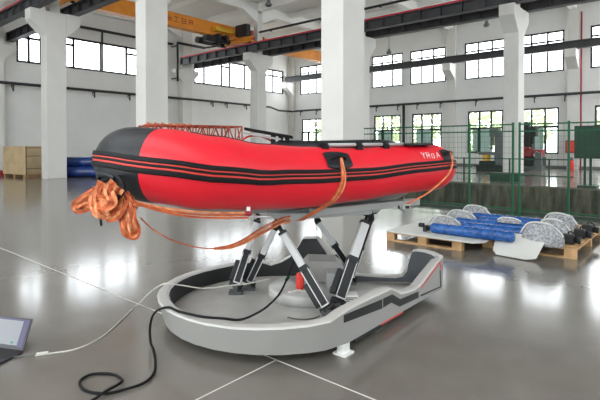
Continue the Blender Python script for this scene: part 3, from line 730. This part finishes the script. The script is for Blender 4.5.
def patch(ic, a0, a1, half, name='handle_patch', m='blackpvc', parent=boat, off=.008):
    rows_ = []
    for di in [q/6*half*2-half for q in range(7)]:
        i = ic+di; i0 = int(math.floor(i)); fr = i-i0
        e = 1-.28*abs(di/half)**3; am = (a0+a1)/2; ah = (a1-a0)/2*e
        rows_.append([surf(i0, am-ah, 1, 0).lerp(surf(i0+1, am-ah, 1, 0), fr)]+[surf(i0, am-ah+2*ah*q/6, 1, off).lerp(surf(i0+1, am-ah+2*ah*q/6, 1, off), fr) for q in range(7)]+[surf(i0, am+ah, 1, 0).lerp(surf(i0+1, am+ah, 1, 0), fr)])
    m_ = MB(); m_.grid(rows_, True); return child(m_, name, m, parent)
def idx(s0): return min(range(NL), key=lambda i: abs(PC[i][2]-s0))
im = idx(-.2)
def handle(i, a_, parent, ln=.11):
    a, b_ = surf(i-1, a_, 1, .01), surf(i+1, a_, 1, .01); mid = (a+b_)/2; d_ = (b_-a).normalized()
    outn = (surf(i, a_, 1, .1)-surf(i, a_)).normalized()
    m_ = MB(); m_.sweep(cr([mid-d_*ln*.6, mid-d_*ln*.35+outn*.03, mid+d_*ln*.35+outn*.03, mid+d_*ln*.6]), .011, 8); child(m_, 'grab_handle', 'rubber', parent)
pt1 = patch(im, 16, 55, 1.25); handle(im, 36, pt1)
ie = idx(-1.46)
pt2 = patch(ie, 18, 52, 1.2); handle(ie, 36, pt2, .09)
pt3 = patch(NL+9, -38, -12, 1.6); handle(NL+9, -22, pt3)
# white slanted lettering near the stern
m_ = MB()
glyph = {'Y': [((0,1),(.5,.5)),((1,1),(.5,.5)),((.5,.5),(.5,0))], 'R': [((0,0),(0,1)),((0,1),(.8,1)),((.8,1),(.8,.5)),((.8,.5),(0,.5)),((.4,.5),(.9,0))], 'o': [((0,0),(0,.7)),((0,.7),(.7,.7)),((.7,.7),(.7,0)),((.7,0),(0,0))], 'A': [((0,0),(.5,1)),((.5,1),(1,0)),((.2,.4),(.8,.4))], 'T': [((0,1),(1,1)),((.5,1),(.5,0))]}
sc0 = -1.12
for gi, ch in enumerate('YRoAT'):
    m_ = MB()
    for (x0_, y0_), (x1_, y1_) in glyph[ch]:
        def G(x_, y_):
            s0 = sc0-gi*.062-x_*.042-y_*.012
            p2 = P0+u2*s0; r = keyed(RK, s0)+.004; a = radians(28+y_*16)
            o3 = L(-n2.x, -n2.y, 0); return L(p2.x, p2.y, keyed(ZK, s0))+o3*r*cos(a)+V((0,0,r*sin(a)))
        a, b_ = G(x0_, y0_), G(x1_, y1_); m_.sweep([a, b_], .0026, 5)
    child(m_, 'letter', 'whitep', boat)
# hull, floor and transom
rows_ = []
for s0 in [-1.35+.1*i for i in range(25)]:
    z = keyed(ZK, s0); r = keyed(RK, s0); kz = .925 if s0 < .3 else .925+(s0-.3)**2*.35
    hw = WID/2-.03 if s0 < .6 else (WID/2-.03)*max(.12, 1-((s0-.6)/.5)**2)
    r_ = []
    for q in range(9):
        f_ = q/4-1; p2 = P0+u2*s0+n2*(WID/2+f_*hw); r_.append(L(p2.x, p2.y, kz+(z-r*.75-kz)*abs(f_)**1.1))
    rows_.append(r_)
m_ = MB(); m_.grid(rows_); child(m_, 'hull', 'hull', boat, solid=.012)
m_ = MB(); a_, b_ = P0+u2*(-1.2)+n2*.05, P0+u2*(-1.2)+n2*(WID-.05)
m_.prism([L(a_.x,a_.y,1.1), L(b_.x,b_.y,1.1), L(b_.x,b_.y,1.4), L(a_.x,a_.y,1.4)], L(u2.x*.03,u2.y*.03,0)); child(m_, 'transom', 'lining', boat)
m_ = MB(); a_ = P0+n2*.1; pts_ = [P0+u2*s0+n2*l for s0, l in ((-1.15,.1),(.7,.1),(.7,.75),(-1.15,.75))]
m_.prism([L(q.x,q.y,1.06) for q in pts_], (0,0,.03)); child(m_, 'floorboard', 'dlining', boat)
# black grab rope and folded cover lying along the tube tops
def BT(s0, l, dz=0): p2 = P0+u2*s0+n2*l; return L(p2.x, p2.y, keyed(ZK, s0)+keyed(RK, s0)+dz)
m_ = MB(); m_.sweep(cr([BT(s0, .1, -.01+.006*sin(s0*9)) for s0 in (-1.45,-1.2,-.9,-.6,-.3,-.1,.1)]), .016, 8); child(m_, 'grab_rope', 'rubber', boat)
m_ = MB(); m_.sweep(cr([BT(s0, .3, dz) for s0, dz in ((-1.45,-.06),(-1.2,-.0),(-.9,.01),(-.6,.015),(-.3,.01),(.0,-.0),(.12,-.03))]), [.022+.026*min(1, min(i, 36-i)/5) for i in range(37)], 10); child(m_, 'rolled_cover', 'blackpvc', boat)
# oars clamped along the near tube
def oar(a, b_, r, label, blade=True):
    t = thing('oar', label, 'oar', a, 'oars on the boat')
    m_ = MB(); m_.sweep([a, b_], r, 10); child(m_, 'shaft', 'hull', t)
    d_ = (b_-a).normalized(); sd = d_.cross(V((0,0,1))).normalized()
    for f_ in (.03, .42, .75):
        q = a.lerp(b_, f_); m_ = MB(); m_.cyl(q-d_*.03, q+d_*.03, r*1.5); m_.obox(q-V((0,0,.022)), d_*.03, sd*.03, (0,0,.02)); child(m_, 'clamp', 'rubber', t)
    if blade:
        m_ = MB(); q = b_+d_*.16; m_.obox(q, d_*.17, sd*.055, (0,0,.008)); child(m_, 'blade', 'blackpvc', t, bevel=.006)
o1a, o1b = BT(-.13, .0, .012)+L(n2.x,n2.y,0)*-.06-V((0,0,.0)), BT(-1.02, .0, .012)+L(n2.x,n2.y,0)*-.06
oar(o1a, o1b, .014, 'grey-shafted oar clamped on top of the near boat tube')
# seat console inside the boat
def at(R, D, z): return L(R, D, z)
t = thing('boat_seat', 'black sloping seat board on legs inside the boat, left of the oars', 'seat', L(-.25, 4.0, 1.09))
m_ = MB(); a, b_ = L(-.45, 3.93, 1.618), L(-.06, 4.0, 1.55); d_ = (b_-a).normalized(); sd = L(0,1,0)
m_.obox((a+b_)/2, (b_-a)/2, sd*.13, (0,0,.012)); child(m_, 'seat_board', 'rubber', t, bevel=.006)
m_ = MB(); m_.obox((a+b_)/2-V((0,0,.035))-d_*.06, (b_-a)*.4, sd*.11, (0,0,.008)); child(m_, 'seat_tray', 'hull', t)
for f_ in (.58, .74, .88):
    q = a.lerp(b_, f_); m_ = MB(); m_.obox(V((q.x, q.y, (q.z+1.09)/2)), d_*.018, sd*.06, (0,0,(q.z-1.09)/2)); child(m_, 'leg', 'lining', t)
m_ = MB(); m_.sweep(cr([L(-.52,3.95,1.5), L(-.42,3.95,1.56), L(-.3,3.95,1.55), L(-.2,3.97,1.48), L(-.15,4.,1.3)]), .008, 6); child(m_, 'fuel_hose', 'redline', t)
t = thing('mirror_frame', 'small square black frame standing on the boat right of the seat', 'frame', L(.62, 4.1, 1.47))
m_ = MB(); c_ = L(.66, 4.1, 1.5)
for dx, dz, wx, wz in ((-.032,0,.004,.03),(.032,0,.004,.03),(0,.03,.036,.004),(0,-.03,.036,.004)): m_.obox(c_+L(dx,0,dz), L(wx,0,0), L(0,.006,0), (0,0,wz))
child(m_, 'frame_bars', 'rubber', t)
# lattice rack standing in the boat
t = thing('lattice_rack', 'rusty orange steel lattice rack lying inside the boat behind the bow', 'rack', L(-.9, 3.7, 1.09))
def seg(mb, a, b_, r=.006): mb.sweep([a, b_], r*.95, 5)
def RK2(f_, side, z): # f_ 0..1 along, side 0 near 1 far
    a, b_ = V((-1.17,3.6)), V((-.49,4.0)); q = a.lerp(b_, f_); q = q+V((-.42,.76)).normalized()*side*.32; return L(q.x, q.y, z)
for side in (0, 1):
    m_ = MB(); n = 13; zt, zb2 = (1.64, 1.49) 
    seg(m_, RK2(0, side, zt), RK2(1, side, zt), .008); seg(m_, RK2(.05, side, zb2), RK2(1, side, zb2+.0), .007); seg(m_, RK2(.2, side, 1.57), RK2(.7, side, 1.56), .012)
    for i in range(n):
        f0, f1 = i/n, (i+1)/n; seg(m_, RK2(f0, side, zt if i % 2 else zb2), RK2(f1, side, zb2 if i % 2 else zt))
        if i % 2: seg(m_, RK2(f1, side, zt), RK2(f1, side, zb2))
    seg(m_, RK2(.95, side, zt), RK2(1.0, side, 1.42)); seg(m_, RK2(1, side, zt), RK2(1.0, side, 1.3)); seg(m_, RK2(.1, side, zt), RK2(.12, side, 1.3))
    seg(m_, RK2(.5, side, zb2), RK2(.5, side, 1.09)); seg(m_, RK2(.15, side, zb2), RK2(.15, side, 1.09)); seg(m_, RK2(.9, side, zb2), RK2(.9, side, 1.09))
    child(m_, 'side_lattice', 'orangered', t)
m_ = MB()
for i in range(14): seg(m_, RK2(i/13, 0, 1.64), RK2(min(1, i/13+.03), 1, 1.64), .006)
child(m_, 'top_slats', 'orangered', t)
m_ = MB()
for i in range(7): seg(m_, RK2(.02+i*.07, .1, 1.655), RK2(.14+i*.07, .9, 1.655), .008)
child(m_, 'tan_lashing', 'strap2', t)

# ------------------------------------------------------------------ tie-down straps
SD = (0,0,1)
def strap(pts, wd, label, m='strap', side=SD, name='tie_down_strap', lines=1, gap=.0, grp='orange tie-down straps'):
    t = thing(name, label, 'strap', pts[0], grp)
    for i in range(lines):
        m_ = MB(); m_.ribbon([p+V((0,0,-i*gap)) for p in pts], wd, .004, side); child(m_, 'webbing', m if i % 2 == 0 else 'strap2', t)
    return t
LS = lambda pts: [L(*p) for p in pts]
def strands(pts, offs, wd, label, side=SD, mats=('strap', 'strap2')):
    t = thing('tie_down_strap', label, 'strap', pts[0], 'orange tie-down straps')
    for i, o_ in enumerate(offs):
        m_ = MB(); m_.ribbon([p+V(o_)*(.15+.85*min(1, k_/3)) for k_, p in enumerate(pts)], wd, .003, side); child(m_, 'webbing', mats[i % len(mats)], t)
    return t
RB = surf(idx(.5), -62, 1, .035)
strands(LS([(-1.10,2.93,1.155),(-.98,2.95,1.12),(-.86,3.0,1.085),(-.72,3.08,1.055),(-.58,3.18,1.03)])+[RB+V((0,0,.0))], [(0,0,.0),(0,0,-.018),(0,0,-.036)], .013, 'band of three orange straps running from the bow bundle to the red ratchet', mats=('strap2', 'strap', 'strap'))
strands(LS([(-1.0,2.96,1.03),(-.95,3.05,.94),(-.85,3.15,.85),(-.72,3.28,.775),(-.6,3.42,.735),(-.52,3.5,.729)]), [(0,0,0)], .008, 'thin loose strap sagging in a long curve below the bow', mats=('strap',))
strands(LS([(-.62,3.4,.737),(-.52,3.5,.727),(-.42,3.58,.75),(-.33,3.70,.785),(-.23,3.84,.82),(-.15,3.90,.85),(-.08,3.93,.86)]), [(0,0,0),(0,0,.018),(0,0,.034),(.0,0,-.014)], .012, 'fan of orange straps gathered over the front leg joint of the platform')
ex = L(1,0,0)
strands([surf(im, 36, 1, .045), surf(im, 22, 1, .028), surf(im, 2, 1, .025), surf(im, -20, 1, .026)+L(-.015,0,0), surf(im, -42, 1, .03)+L(-.045,0,0), surf(im, -62, 1, .04)+L(-.09,0,0), L(.07,3.72,.93), L(.0,3.84,.87)], [ex*-.02, ex*-.007, ex*.007, ex*.02], .011, 'strap of four orange strands hanging from the middle handle over the rub strakes', side=ex)
strands([surf(ie, 38, 1, .05), surf(ie+0, 12, 1, .028), surf(ie+1, -12, 1, .026), surf(ie+2, -35, 1, .03), surf(ie+3, -58, 1, .05), L(.93,4.14,.965)], [ex*-.006, ex*.006], .010, 'thin orange strap pulled from the stern handle down to the silver hook', side=ex)
# ratchet buckle and hook
t = thing('ratchet_buckle', 'red ratchet buckle joining straps under the near tube', 'buckle', RB)
m_ = MB(); m_.obox(RB+V((0,0,.045)), L(.018,0,0), L(0,.01,0), (0,0,.035)); m_.lathe(RB, [(.022,-.022),(.026,0),(.022,.022)], 10, L(1,0,0)); child(m_, 'ratchet_body', 'machred', t, bevel=.004)
m_ = MB(); m_.sweep(cr([RB, RB+L(.03,0,-.03), RB+L(.08,.02,-.03), RB+L(.13,.05,-.035), RB+L(.15,.1,-.05)]), .008, 6); child(m_, 'hook', 'silver', t)
m_ = MB(); m_.obox(RB+L(0,-.012,.028), L(.012,0,0), L(0,.008,0), (0,0,.014)); child(m_, 'handle', 'whitep', t)
t = thing('strap_hook', 'silver strap hooks under the hull at right above the pallets', 'hook', L(.94,4.14,.94))
m_ = MB(); m_.obox(L(.84,4.14,.945), L(.03,0,0), L(0,.02,0), (0,0,.012)); m_.obox(L(.93,4.14,.945), L(.035,0,0), L(0,.02,0), (0,0,.024)); m_.sweep(cr([L(.93,4.14,.95), L(.93,4.2,1.0), L(.93,4.3,1.03)]), .006, 6); child(m_, 'hook_body', 'hull', t, bevel=.005)
m_ = MB(); m_.obox(L(.935,4.115,.945), L(.018,0,0), L(0,.006,0), (0,0,.012)); m_.obox(L(.86,4.115,.945), L(.008,0,0), L(0,.006,0), (0,0,.014)); child(m_, 'dark_slot', 'black', t)
t = thing('support_beam', 'light grey support beam under the hull reaching right over the pallets', 'beam', L(.1,4.2,.9))
m_ = MB(); a, b_ = L(.1,3.97,.905), L(1.12,4.55,.925); d_ = (b_-a); sd = d_.cross(V((0,0,1))).normalized()
m_.obox((a+b_)/2+V((0,0,.018)), d_/2, sd*.05, (0,0,.03)); child(m_, 'beam_body', 'hull', t, bevel=.006)
# bow bundle: many folded loops of webbing
t = thing('strap_bundle', 'tangled bundle of orange webbing hanging from the black bow', 'strap bundle', L(-1.15,2.93,1.1))
rnd = random.Random(3)
def wad(pts, n, m, wd=.017, gap=.014, D=2.9):
    P_ = cr([L(a+.02, D+.02*sin(k_*2.1), z+.02) for k_, (a, z) in enumerate(pts)], 5); vd = L(0,1,0)
    for i in range(n):
        off = (i-(n-1)/2)*gap; Q = []
        for k_, p in enumerate(P_):
            t_ = (P_[min(k_+1, len(P_)-1)]-P_[max(k_-1, 0)]).normalized(); sd = t_.cross(vd).normalized()
            Q.append(p+sd*off+vd*(.008*sin(k_*.9+i*2)))
        mb = MB(); vs = []
        for k_, p in enumerate(Q):
            t_ = (Q[min(k_+1, len(Q)-1)]-Q[max(k_-1, 0)]).normalized(); sd = (t_.cross(vd)+vd*.45*sin(k_*.7+i)).normalized(); nn = t_.cross(sd).normalized()
            vs += [p-sd*wd/2-nn*.0015, p+sd*wd/2-nn*.0015, p+sd*wd/2+nn*.0015, p-sd*wd/2+nn*.0015]
        fs = [[k_*4+j_, k_*4+(j_+1) % 4, k_*4+4+(j_+1) % 4, k_*4+4+j_] for k_ in range(len(Q)-1) for j_ in range(4)]
        fs += [[3,2,1,0], [len(vs)-4+j_ for j_ in range(4)]]
        mb.add(vs, fs); child(mb, 'webbing_loop', ('strap', 'strap2')[(i+(m == 'strap2')) % 2], t)
wad([(-1.17,1.17),(-1.27,1.18),(-1.36,1.12),(-1.40,1.08),(-1.37,1.07),(-1.29,1.10),(-1.2,1.13),(-1.15,1.12)], 4, 'strap')
wad([(-1.14,1.14),(-1.12,1.06),(-1.09,.96),(-1.06,.91),(-1.03,.92),(-1.04,1.0),(-1.06,1.08),(-1.09,1.14)], 4, 'strap')
wad([(-1.2,1.12),(-1.15,1.03),(-1.11,.95),(-1.07,.91)], 2, 'strap2', D=2.93)
wad([(-1.25,1.2),(-1.28,1.13),(-1.25,1.06),(-1.17,1.05),(-1.13,1.12),(-1.17,1.19),(-1.22,1.2)], 3, 'strap2', D=2.87, wd=.022, gap=.02)
wad([(-1.21,1.24),(-1.24,1.16),(-1.22,1.08),(-1.19,1.03)], 3, 'strap2', D=2.85, wd=.024, gap=.022)
wad([(-1.13,1.24),(-1.17,1.19),(-1.14,1.13),(-1.19,1.09),(-1.24,1.04)], 3, 'strap2', D=2.83, wd=.024, gap=.022)
wad([(-1.1,1.2),(-1.14,1.15),(-1.19,1.14),(-1.25,1.15),(-1.27,1.09)], 2, 'strap', D=2.86, wd=.022, gap=.018)
wad([(-1.1,1.17),(-1.07,1.12),(-1.04,1.10),(-1.02,1.08)], 3, 'strap', D=2.93, wd=.016, gap=.013)
wad([(-1.15,1.2),(-1.1,1.12),(-1.12,1.05),(-1.18,1.02),(-1.2,1.07)], 3, 'strap', D=2.88, wd=.02, gap=.017)
m_ = MB(); m_.sweep(cr(LS([(-1.16,3.0,1.28),(-1.11,2.93,1.27),(-1.08,2.9,1.22),(-1.1,2.87,1.17),(-1.15,2.86,1.14)])), .013, 8); m_.sweep(cr(LS([(-1.22,2.9,1.12),(-1.215,2.88,1.05),(-1.22,2.9,.99)])), .007, 6); m_.sweep(cr(LS([(-1.19,2.92,1.24),(-1.24,2.9,1.18),(-1.22,2.9,1.1)])), .009, 6)
child(m_, 'black_rope', 'rubber', t)

# ------------------------------------------------------------------ items on the platform deck
CP = L(.0,4.22,.2005)
t = thing('drink_can', 'red can standing on the platform pedestal behind the front leg', 'can', CP)
m_ = MB(); m_.lathe(CP, [(.032,0),(.038,.008),(.038,.12),(.03,.138)], 18); child(m_, 'can_body', 'redline', t)
m_ = MB(); m_.lathe(CP+V((0,0,.138)), [(.026,0),(.024,.004)], 18); child(m_, 'lid', 'redline', t)
m_ = MB()
for q in range(3): m_.obox(L(-.07+q*.05, 4.12+.02*(q % 2), .204+.004*q), L(.03,.01,0), L(-.008,.02,0), (0,0,.003))
single(m_, 'paper_scrap', 'whitep', 'crumpled white paper scraps beside the red can', 'paper')
m_ = MB(); m_.sweep(cr(LS([(-.1,3.75,.115),(-.0,3.72,.11),(.1,3.74,.11),(.16,3.8,.11)])), .005, 5); 
single(m_, 'thin_wire', 'machgrey', 'thin grey wire lying on the platform deck in front of the pedestal', 'wire')
t = thing('power_cable', 'long black cable from the platform looping on the floor at bottom left', 'cable', L(-1.1,2.8,.0))
pc = [(-.05,4.42,.44),(-.07,4.38,.38),(-.11,4.3,.29),(-.174,4.1,.2),(-.258,3.8,.19),(-.334,3.5,.23),(-.42,3.30,.262),(-.53,3.26,.285),(-.69,3.3,.284),(-.87,3.40,.284),(-.97,3.49,.284),(-1.05,3.50,.262),(-1.095,3.5,.215),(-1.115,3.5,.12),(-1.10,3.47,.03),(-1.06,3.40,.012),(-.99,3.22,.012),(-.945,3.05,.012),(-.962,2.92,.012),(-1.055,2.835,.012),(-1.156,2.788,.012),(-1.291,2.823,.012),(-1.371,2.932,.012),(-1.336,3.023,.012),(-1.208,3.023,.012),(-1.115,2.945,.014),(-1.11,2.86,.026),(-1.147,2.78,.03),(-1.2,2.70,.014),(-1.28,2.6,.012)]
m_ = MB(); m_.sweep(cr(LS(pc), 8), .0088, 8); child(m_, 'cable_sheath', 'cable', t)
m_ = MB(); m_.cyl(L(-.125,4.27,.262), L(-.105,4.30,.285), .014); child(m_, 'green_plug', 'green', t)
t = thing('network_cable', 'thin white cable from the laptop across the floor to the platform', 'cable', L(-1.7,3.3,0))
wc = [(-1.86,3.305,.006),(-1.75,3.35,.006),(-1.64,3.40,.006),(-1.56,3.52,.006),(-1.52,3.7,.006),(-1.51,3.95,.006),(-1.51,4.2,.006),(-1.50,4.36,.01),(-1.36,4.25,.15),(-1.18,4.08,.285),(-1.05,4.1,.27),(-.85,4.2,.21),(-.645,4.3,.205),(-.45,4.33,.22),(-.28,4.4,.245)]
m_ = MB(); m_.sweep(cr(LS(wc), 7), .006, 6); child(m_, 'cable_sheath', 'wcable', t)
m_ = MB(); m_.obox(L(-1.82,3.325,.012), L(.035,.014,0), L(-.006,.012,0), (0,0,.009)); child(m_, 'connector', 'wcable', t, bevel=.003)
m_ = MB(); m_.sweep(cr(LS([(-1.86,3.305,.01),(-1.95,3.29,.01),(-2.02,3.27,.012)])), .004, 6); child(m_, 'thin_lead', 'machgrey', t)

# laptop ---------------------------------------------------------------------
lo = L(-2.15, 3.2, 0)
t = thing('laptop', 'open dark laptop lying on the floor at the left edge', 'laptop', lo)
hy = V((.25, .97)).normalized(); hx = V((hy.y, -hy.x))     # hinge line right/left; away
c0 = V((-1.975, 3.36))   # right end of hinge
def LP(a, b_, z): q = c0+hx*a+hy*b_; return L(q.x, q.y, z)
m_ = MB(); m_.prism([LP(0,0,.0), LP(-.36,0,.0), LP(-.36,-.25,.0), LP(0,-.25,.0)], (0,0,.016)); base_ = child(m_, 'base', 'laptop', t, bevel=.003)
m_ = MB(); m_.prism([LP(-.02,-.03,.016), LP(-.34,-.03,.016), LP(-.34,-.13,.016), LP(-.02,-.13,.016)], (0,0,.002)); child(m_, 'keyboard', 'black', base_)
tilt = radians(24); up3 = V((LP(0,sin(tilt),cos(tilt))-LP(0,0,0))); nr = (LP(0,-cos(tilt),sin(tilt))-LP(0,0,0)); xv = LP(1,0,0)-LP(0,0,0); h0 = LP(0,0,.016)
lid_ = MB(); lid_.obox(h0-xv*.18+up3*.108, xv*.18, up3*.108, nr*.004); ld = child(lid_, 'screen_lid', 'laptop', t, bevel=.002)
m_ = MB(); m_.obox(h0-xv*.205+up3*.112+nr*.0045, xv*.14, up3*.084, nr*.001); child(m_, 'screen', 'screen', ld)
m_ = MB(); m_.obox(h0-xv*.04+up3*.106+nr*.0052, xv*.025, up3*.088, nr*.001); m_.obox(h0-xv*.18+up3*.199+nr*.0055, xv*.165, up3*.005, nr*.001); child(m_, 'screen_sidebar', 'screenb', ld)
m_ = MB(); m_.obox(h0-xv*.115+up3*.045+nr*.0062, xv*.012, up3*.008, nr*.001); m_.obox(h0-xv*.3+up3*.045+nr*.0062, xv*.03, up3*.006, nr*.001); child(m_, 'screen_icon', 'screeng', ld)

# ------------------------------------------------------------------ pallets with wrapped cylinders
def pallet(name_label, loc, rz=0):
    t = thing('wooden_pallet', name_label, 'pallet', (0,0,0), 'wooden pallets'); lw, lh, ld = 1.2, .8, 2.2
    for y in (0, 1.05, 2.1):
        q = MB(); q.box(0, lw, y, y+.1, 0, .02); child(q, 'bottom_board', 'wood', t)
        for x in (0, .53, 1.06):
            q = MB(); q.box(x, x+.14, y, y+.1, .02, .1); child(q, 'block', 'wood', t)
    for x in (0, .53, 1.06):
        q = MB(); q.box(x, x+.14, 0, ld, .1, .118); child(q, 'stringer_board', 'wood', t)
    n = 13
    for i in range(n):
        y = i*(ld-.1)/(n-1); q = MB(); q.box(0, lw, y, y+.1, .118, .136); child(q, 'top_board', 'wood', t)
    t.location = loc; t.rotation_euler = (0,0,rz); return t
p1 = pallet('left wooden pallet, under the motor ends and a grey sheet', (-3.79, 6.50, 0))
copy_tree(p1, (-2.47, 6.98, 0), 0, 'right wooden pallet, under the film-wrapped machine heads', 'wooden pallets')
q = MB(); q.prism([(-3.78,6.47,.14),(-2.42,6.44,.14),(-2.3,6.6,.14),(-2.42,8.2,.14),(-3.8,8.3,.14)], (0,0,.02)); single(q, 'grey_sheet', 'foam', 'thin grey sheet lying on the left pallet under the blue cylinders', 'sheet')
q = MB()
pp = [(-2.30,6.62,.03),(-2.22,6.56,.012),(-1.80,6.52,.012),(-1.68,6.60,.02),(-1.62,7.05,.2),(-2.27,7.12,.2)]
a0 = [V(x)+V((.1,-.02,0)) for x in ((-2.24,6.58,.012),(-1.86,6.52,.012),(-1.74,6.58,.03),(-1.70,6.97,.25),(-2.34,6.93,.25),(-2.31,6.66,.05))]
q.prism(a0, (0,.004,.012)); single(q, 'foam_sheet', 'foam', 'pale foam sheet leaning from floor onto the right pallet', 'sheet')
# blue wrapped electric cylinders, each lying along the pallets
cyl_lab = ['nearest blue film-wrapped cylinder lying across both pallets', 'second blue wrapped cylinder from the front', 'third blue wrapped cylinder from the front', 'fourth blue wrapped cylinder from the front', 'farthest blue wrapped cylinder on the pallets']
ys = [6.74, 7.14, 7.50, 7.88, 8.24]
for i, y in enumerate(ys):
    x0_, x1_ = ((-3.16, (-1.96, 0, -1.87)[i]) if i < 4 else (-3.1, -1.98)) if i % 2 == 0 else (-2.84, -1.87); z = .16+.078
    t = thing('wrapped_cylinder', cyl_lab[i], 'cylinder', (x0_, y, .16), 'blue wrapped cylinders')
    q = MB(); q.lathe((x0_, y, z), [(.05,0),(.073,.03),(.078,.1),(.075,.35),(.078,.6),(.074,.75),(.073,x1_-x0_-.03),(.05,x1_-x0_)], 20, (1,0,0)); child(q, 'blue_body', 'blue', t)
    s_e = -1 if i % 2 == 0 else 1; xe = x0_ if s_e < 0 else x1_
    q = MB(); q.cyl((xe, y, z), (xe+s_e*.09, y, z), .03); q.box(min(xe+s_e*.05, xe+s_e*.1), max(xe+s_e*.05, xe+s_e*.1), y-.07, y+.06, z-.06, z+.02); q.cyl((xe+s_e*.1, y-.04, z+.03), (xe+s_e*.17, y-.04, z+.03), .035)
    child(q, 'rod_end', 'black', t)
def film_head(x, y, z, sx, sy, sz, label, seed):
    rnd = random.Random(seed); t = thing('wrapped_motor', label, 'motor', (x, y, z), 'film-wrapped motors')
    q = MB(); q.box(x-sx*.3, x+sx*.3, y-sy*.3, y+sy*.3, z+.01, z+sz*.72); q.cyl((x+sx*.1, y, z+sz*.45), (x+sx*.42, y, z+sz*.45), sz*.25); child(q, 'motor_body', 'machgrey', t, bevel=.01)
    rows_ = []; n = 24
    prof = [(.97,0),(1.,.1),(.97,.35),(.86,.62),(.66,.9),(.58,1.0),(.02,1.0)]
    for ri, (r, h) in enumerate(prof):
        row = []
        for k_ in range(n):
            a = 2*pi*k_/n; e = 2.8; cx_, sy_ = cos(a), sin(a)
            q_ = (abs(cx_)**e+abs(sy_)**e)**(-1/e); jn = 1+rnd.uniform(-.07,.07) if 0 < ri < 6 else 1
            row.append(V((x+cx_*q_*sx/2*r*jn, y+sy_*q_*sy/2*r*jn, z+h*sz*(1+rnd.uniform(-.05,.05) if 1 < ri < 6 else 1))))
        rows_.append(row)
    q = MB(); q.grid(rows_, True, True); q.add(rows_[-1], [list(range(n))]); q.add(rows_[0], [list(range(n))[::-1]]); child(q, 'plastic_wrap', 'film', t)
    q = MB(); zt = z+sz; q.sweep(cr([V((x-sx*.5, y-sy*.1, z+sz*.45)), V((x-sx*.28, y-sy*.12, zt+.005)), V((x+sx*.2, y-sy*.12, zt+.005)), V((x+sx*.5, y-sy*.1, z+sz*.5))]), .010, 6); child(q, 'wrap_fold', 'foam', t)
film_head(-3.12, 7.16, .16, .54, .28, .20, 'film-wrapped motor at the left end, nearest the camera of the left three', 1)
film_head(-3.14, 7.88, .16, .52, .28, .21, 'film-wrapped motor at the left end, middle of the left three', 2)
film_head(-3.16, 8.60, .14, .52, .28, .24, 'film-wrapped motor at the left end, farthest of the left three', 3)
film_head(-1.68, 7.0, .14, .54, .32, .28, 'large film-wrapped machine head at the right end beside the leaning foam sheet', 4)
film_head(-1.64, 7.50, .14, .44, .3, .27, 'film-wrapped machine head behind the large one at the right end', 5)
film_head(-1.72, 8.24, .14, .5, .32, .27, 'film-wrapped machine head at the right end, farthest back', 6)
film_head(-2.25, 7.5, .314, .34, .16, .07, 'small film-wrapped part lying on the blue cylinders', 7)
for i, (x, y, z) in enumerate(((-1.4,7.3,.14),(-1.36,7.85,.14),(-1.33,8.25,.16))):
    t = thing('servo_motor', ('black servo motor at the right pallet corner nearest the camera','black servo motor in the middle of the right pallet edge','black servo motor farthest along the right pallet edge')[i], 'motor', (x, y, z), 'black servo motors')
    q = MB(); q.box(x-.09, x+.05, y-.06, y+.06, z, z+.13); child(q, 'motor_body', 'lining', t, bevel=.01)
    q = MB(); q.cyl((x+.05, y, z+.06), (x+.13, y, z+.06), .045); child(q, 'motor_cap', 'black', t)
    q = MB(); q.sweep(cr([(x-.02, y, z+.13), (x, y-.02, z+.17), (x+.06, y-.04, z+.15), (x+.12, y-.07, z+.02)]), .008, 6); child(q, 'lead', 'cable', t)

for o in bpy.data.objects:
    for k_ in ('org', 'org_'):
        if k_ in o: del o[k_]
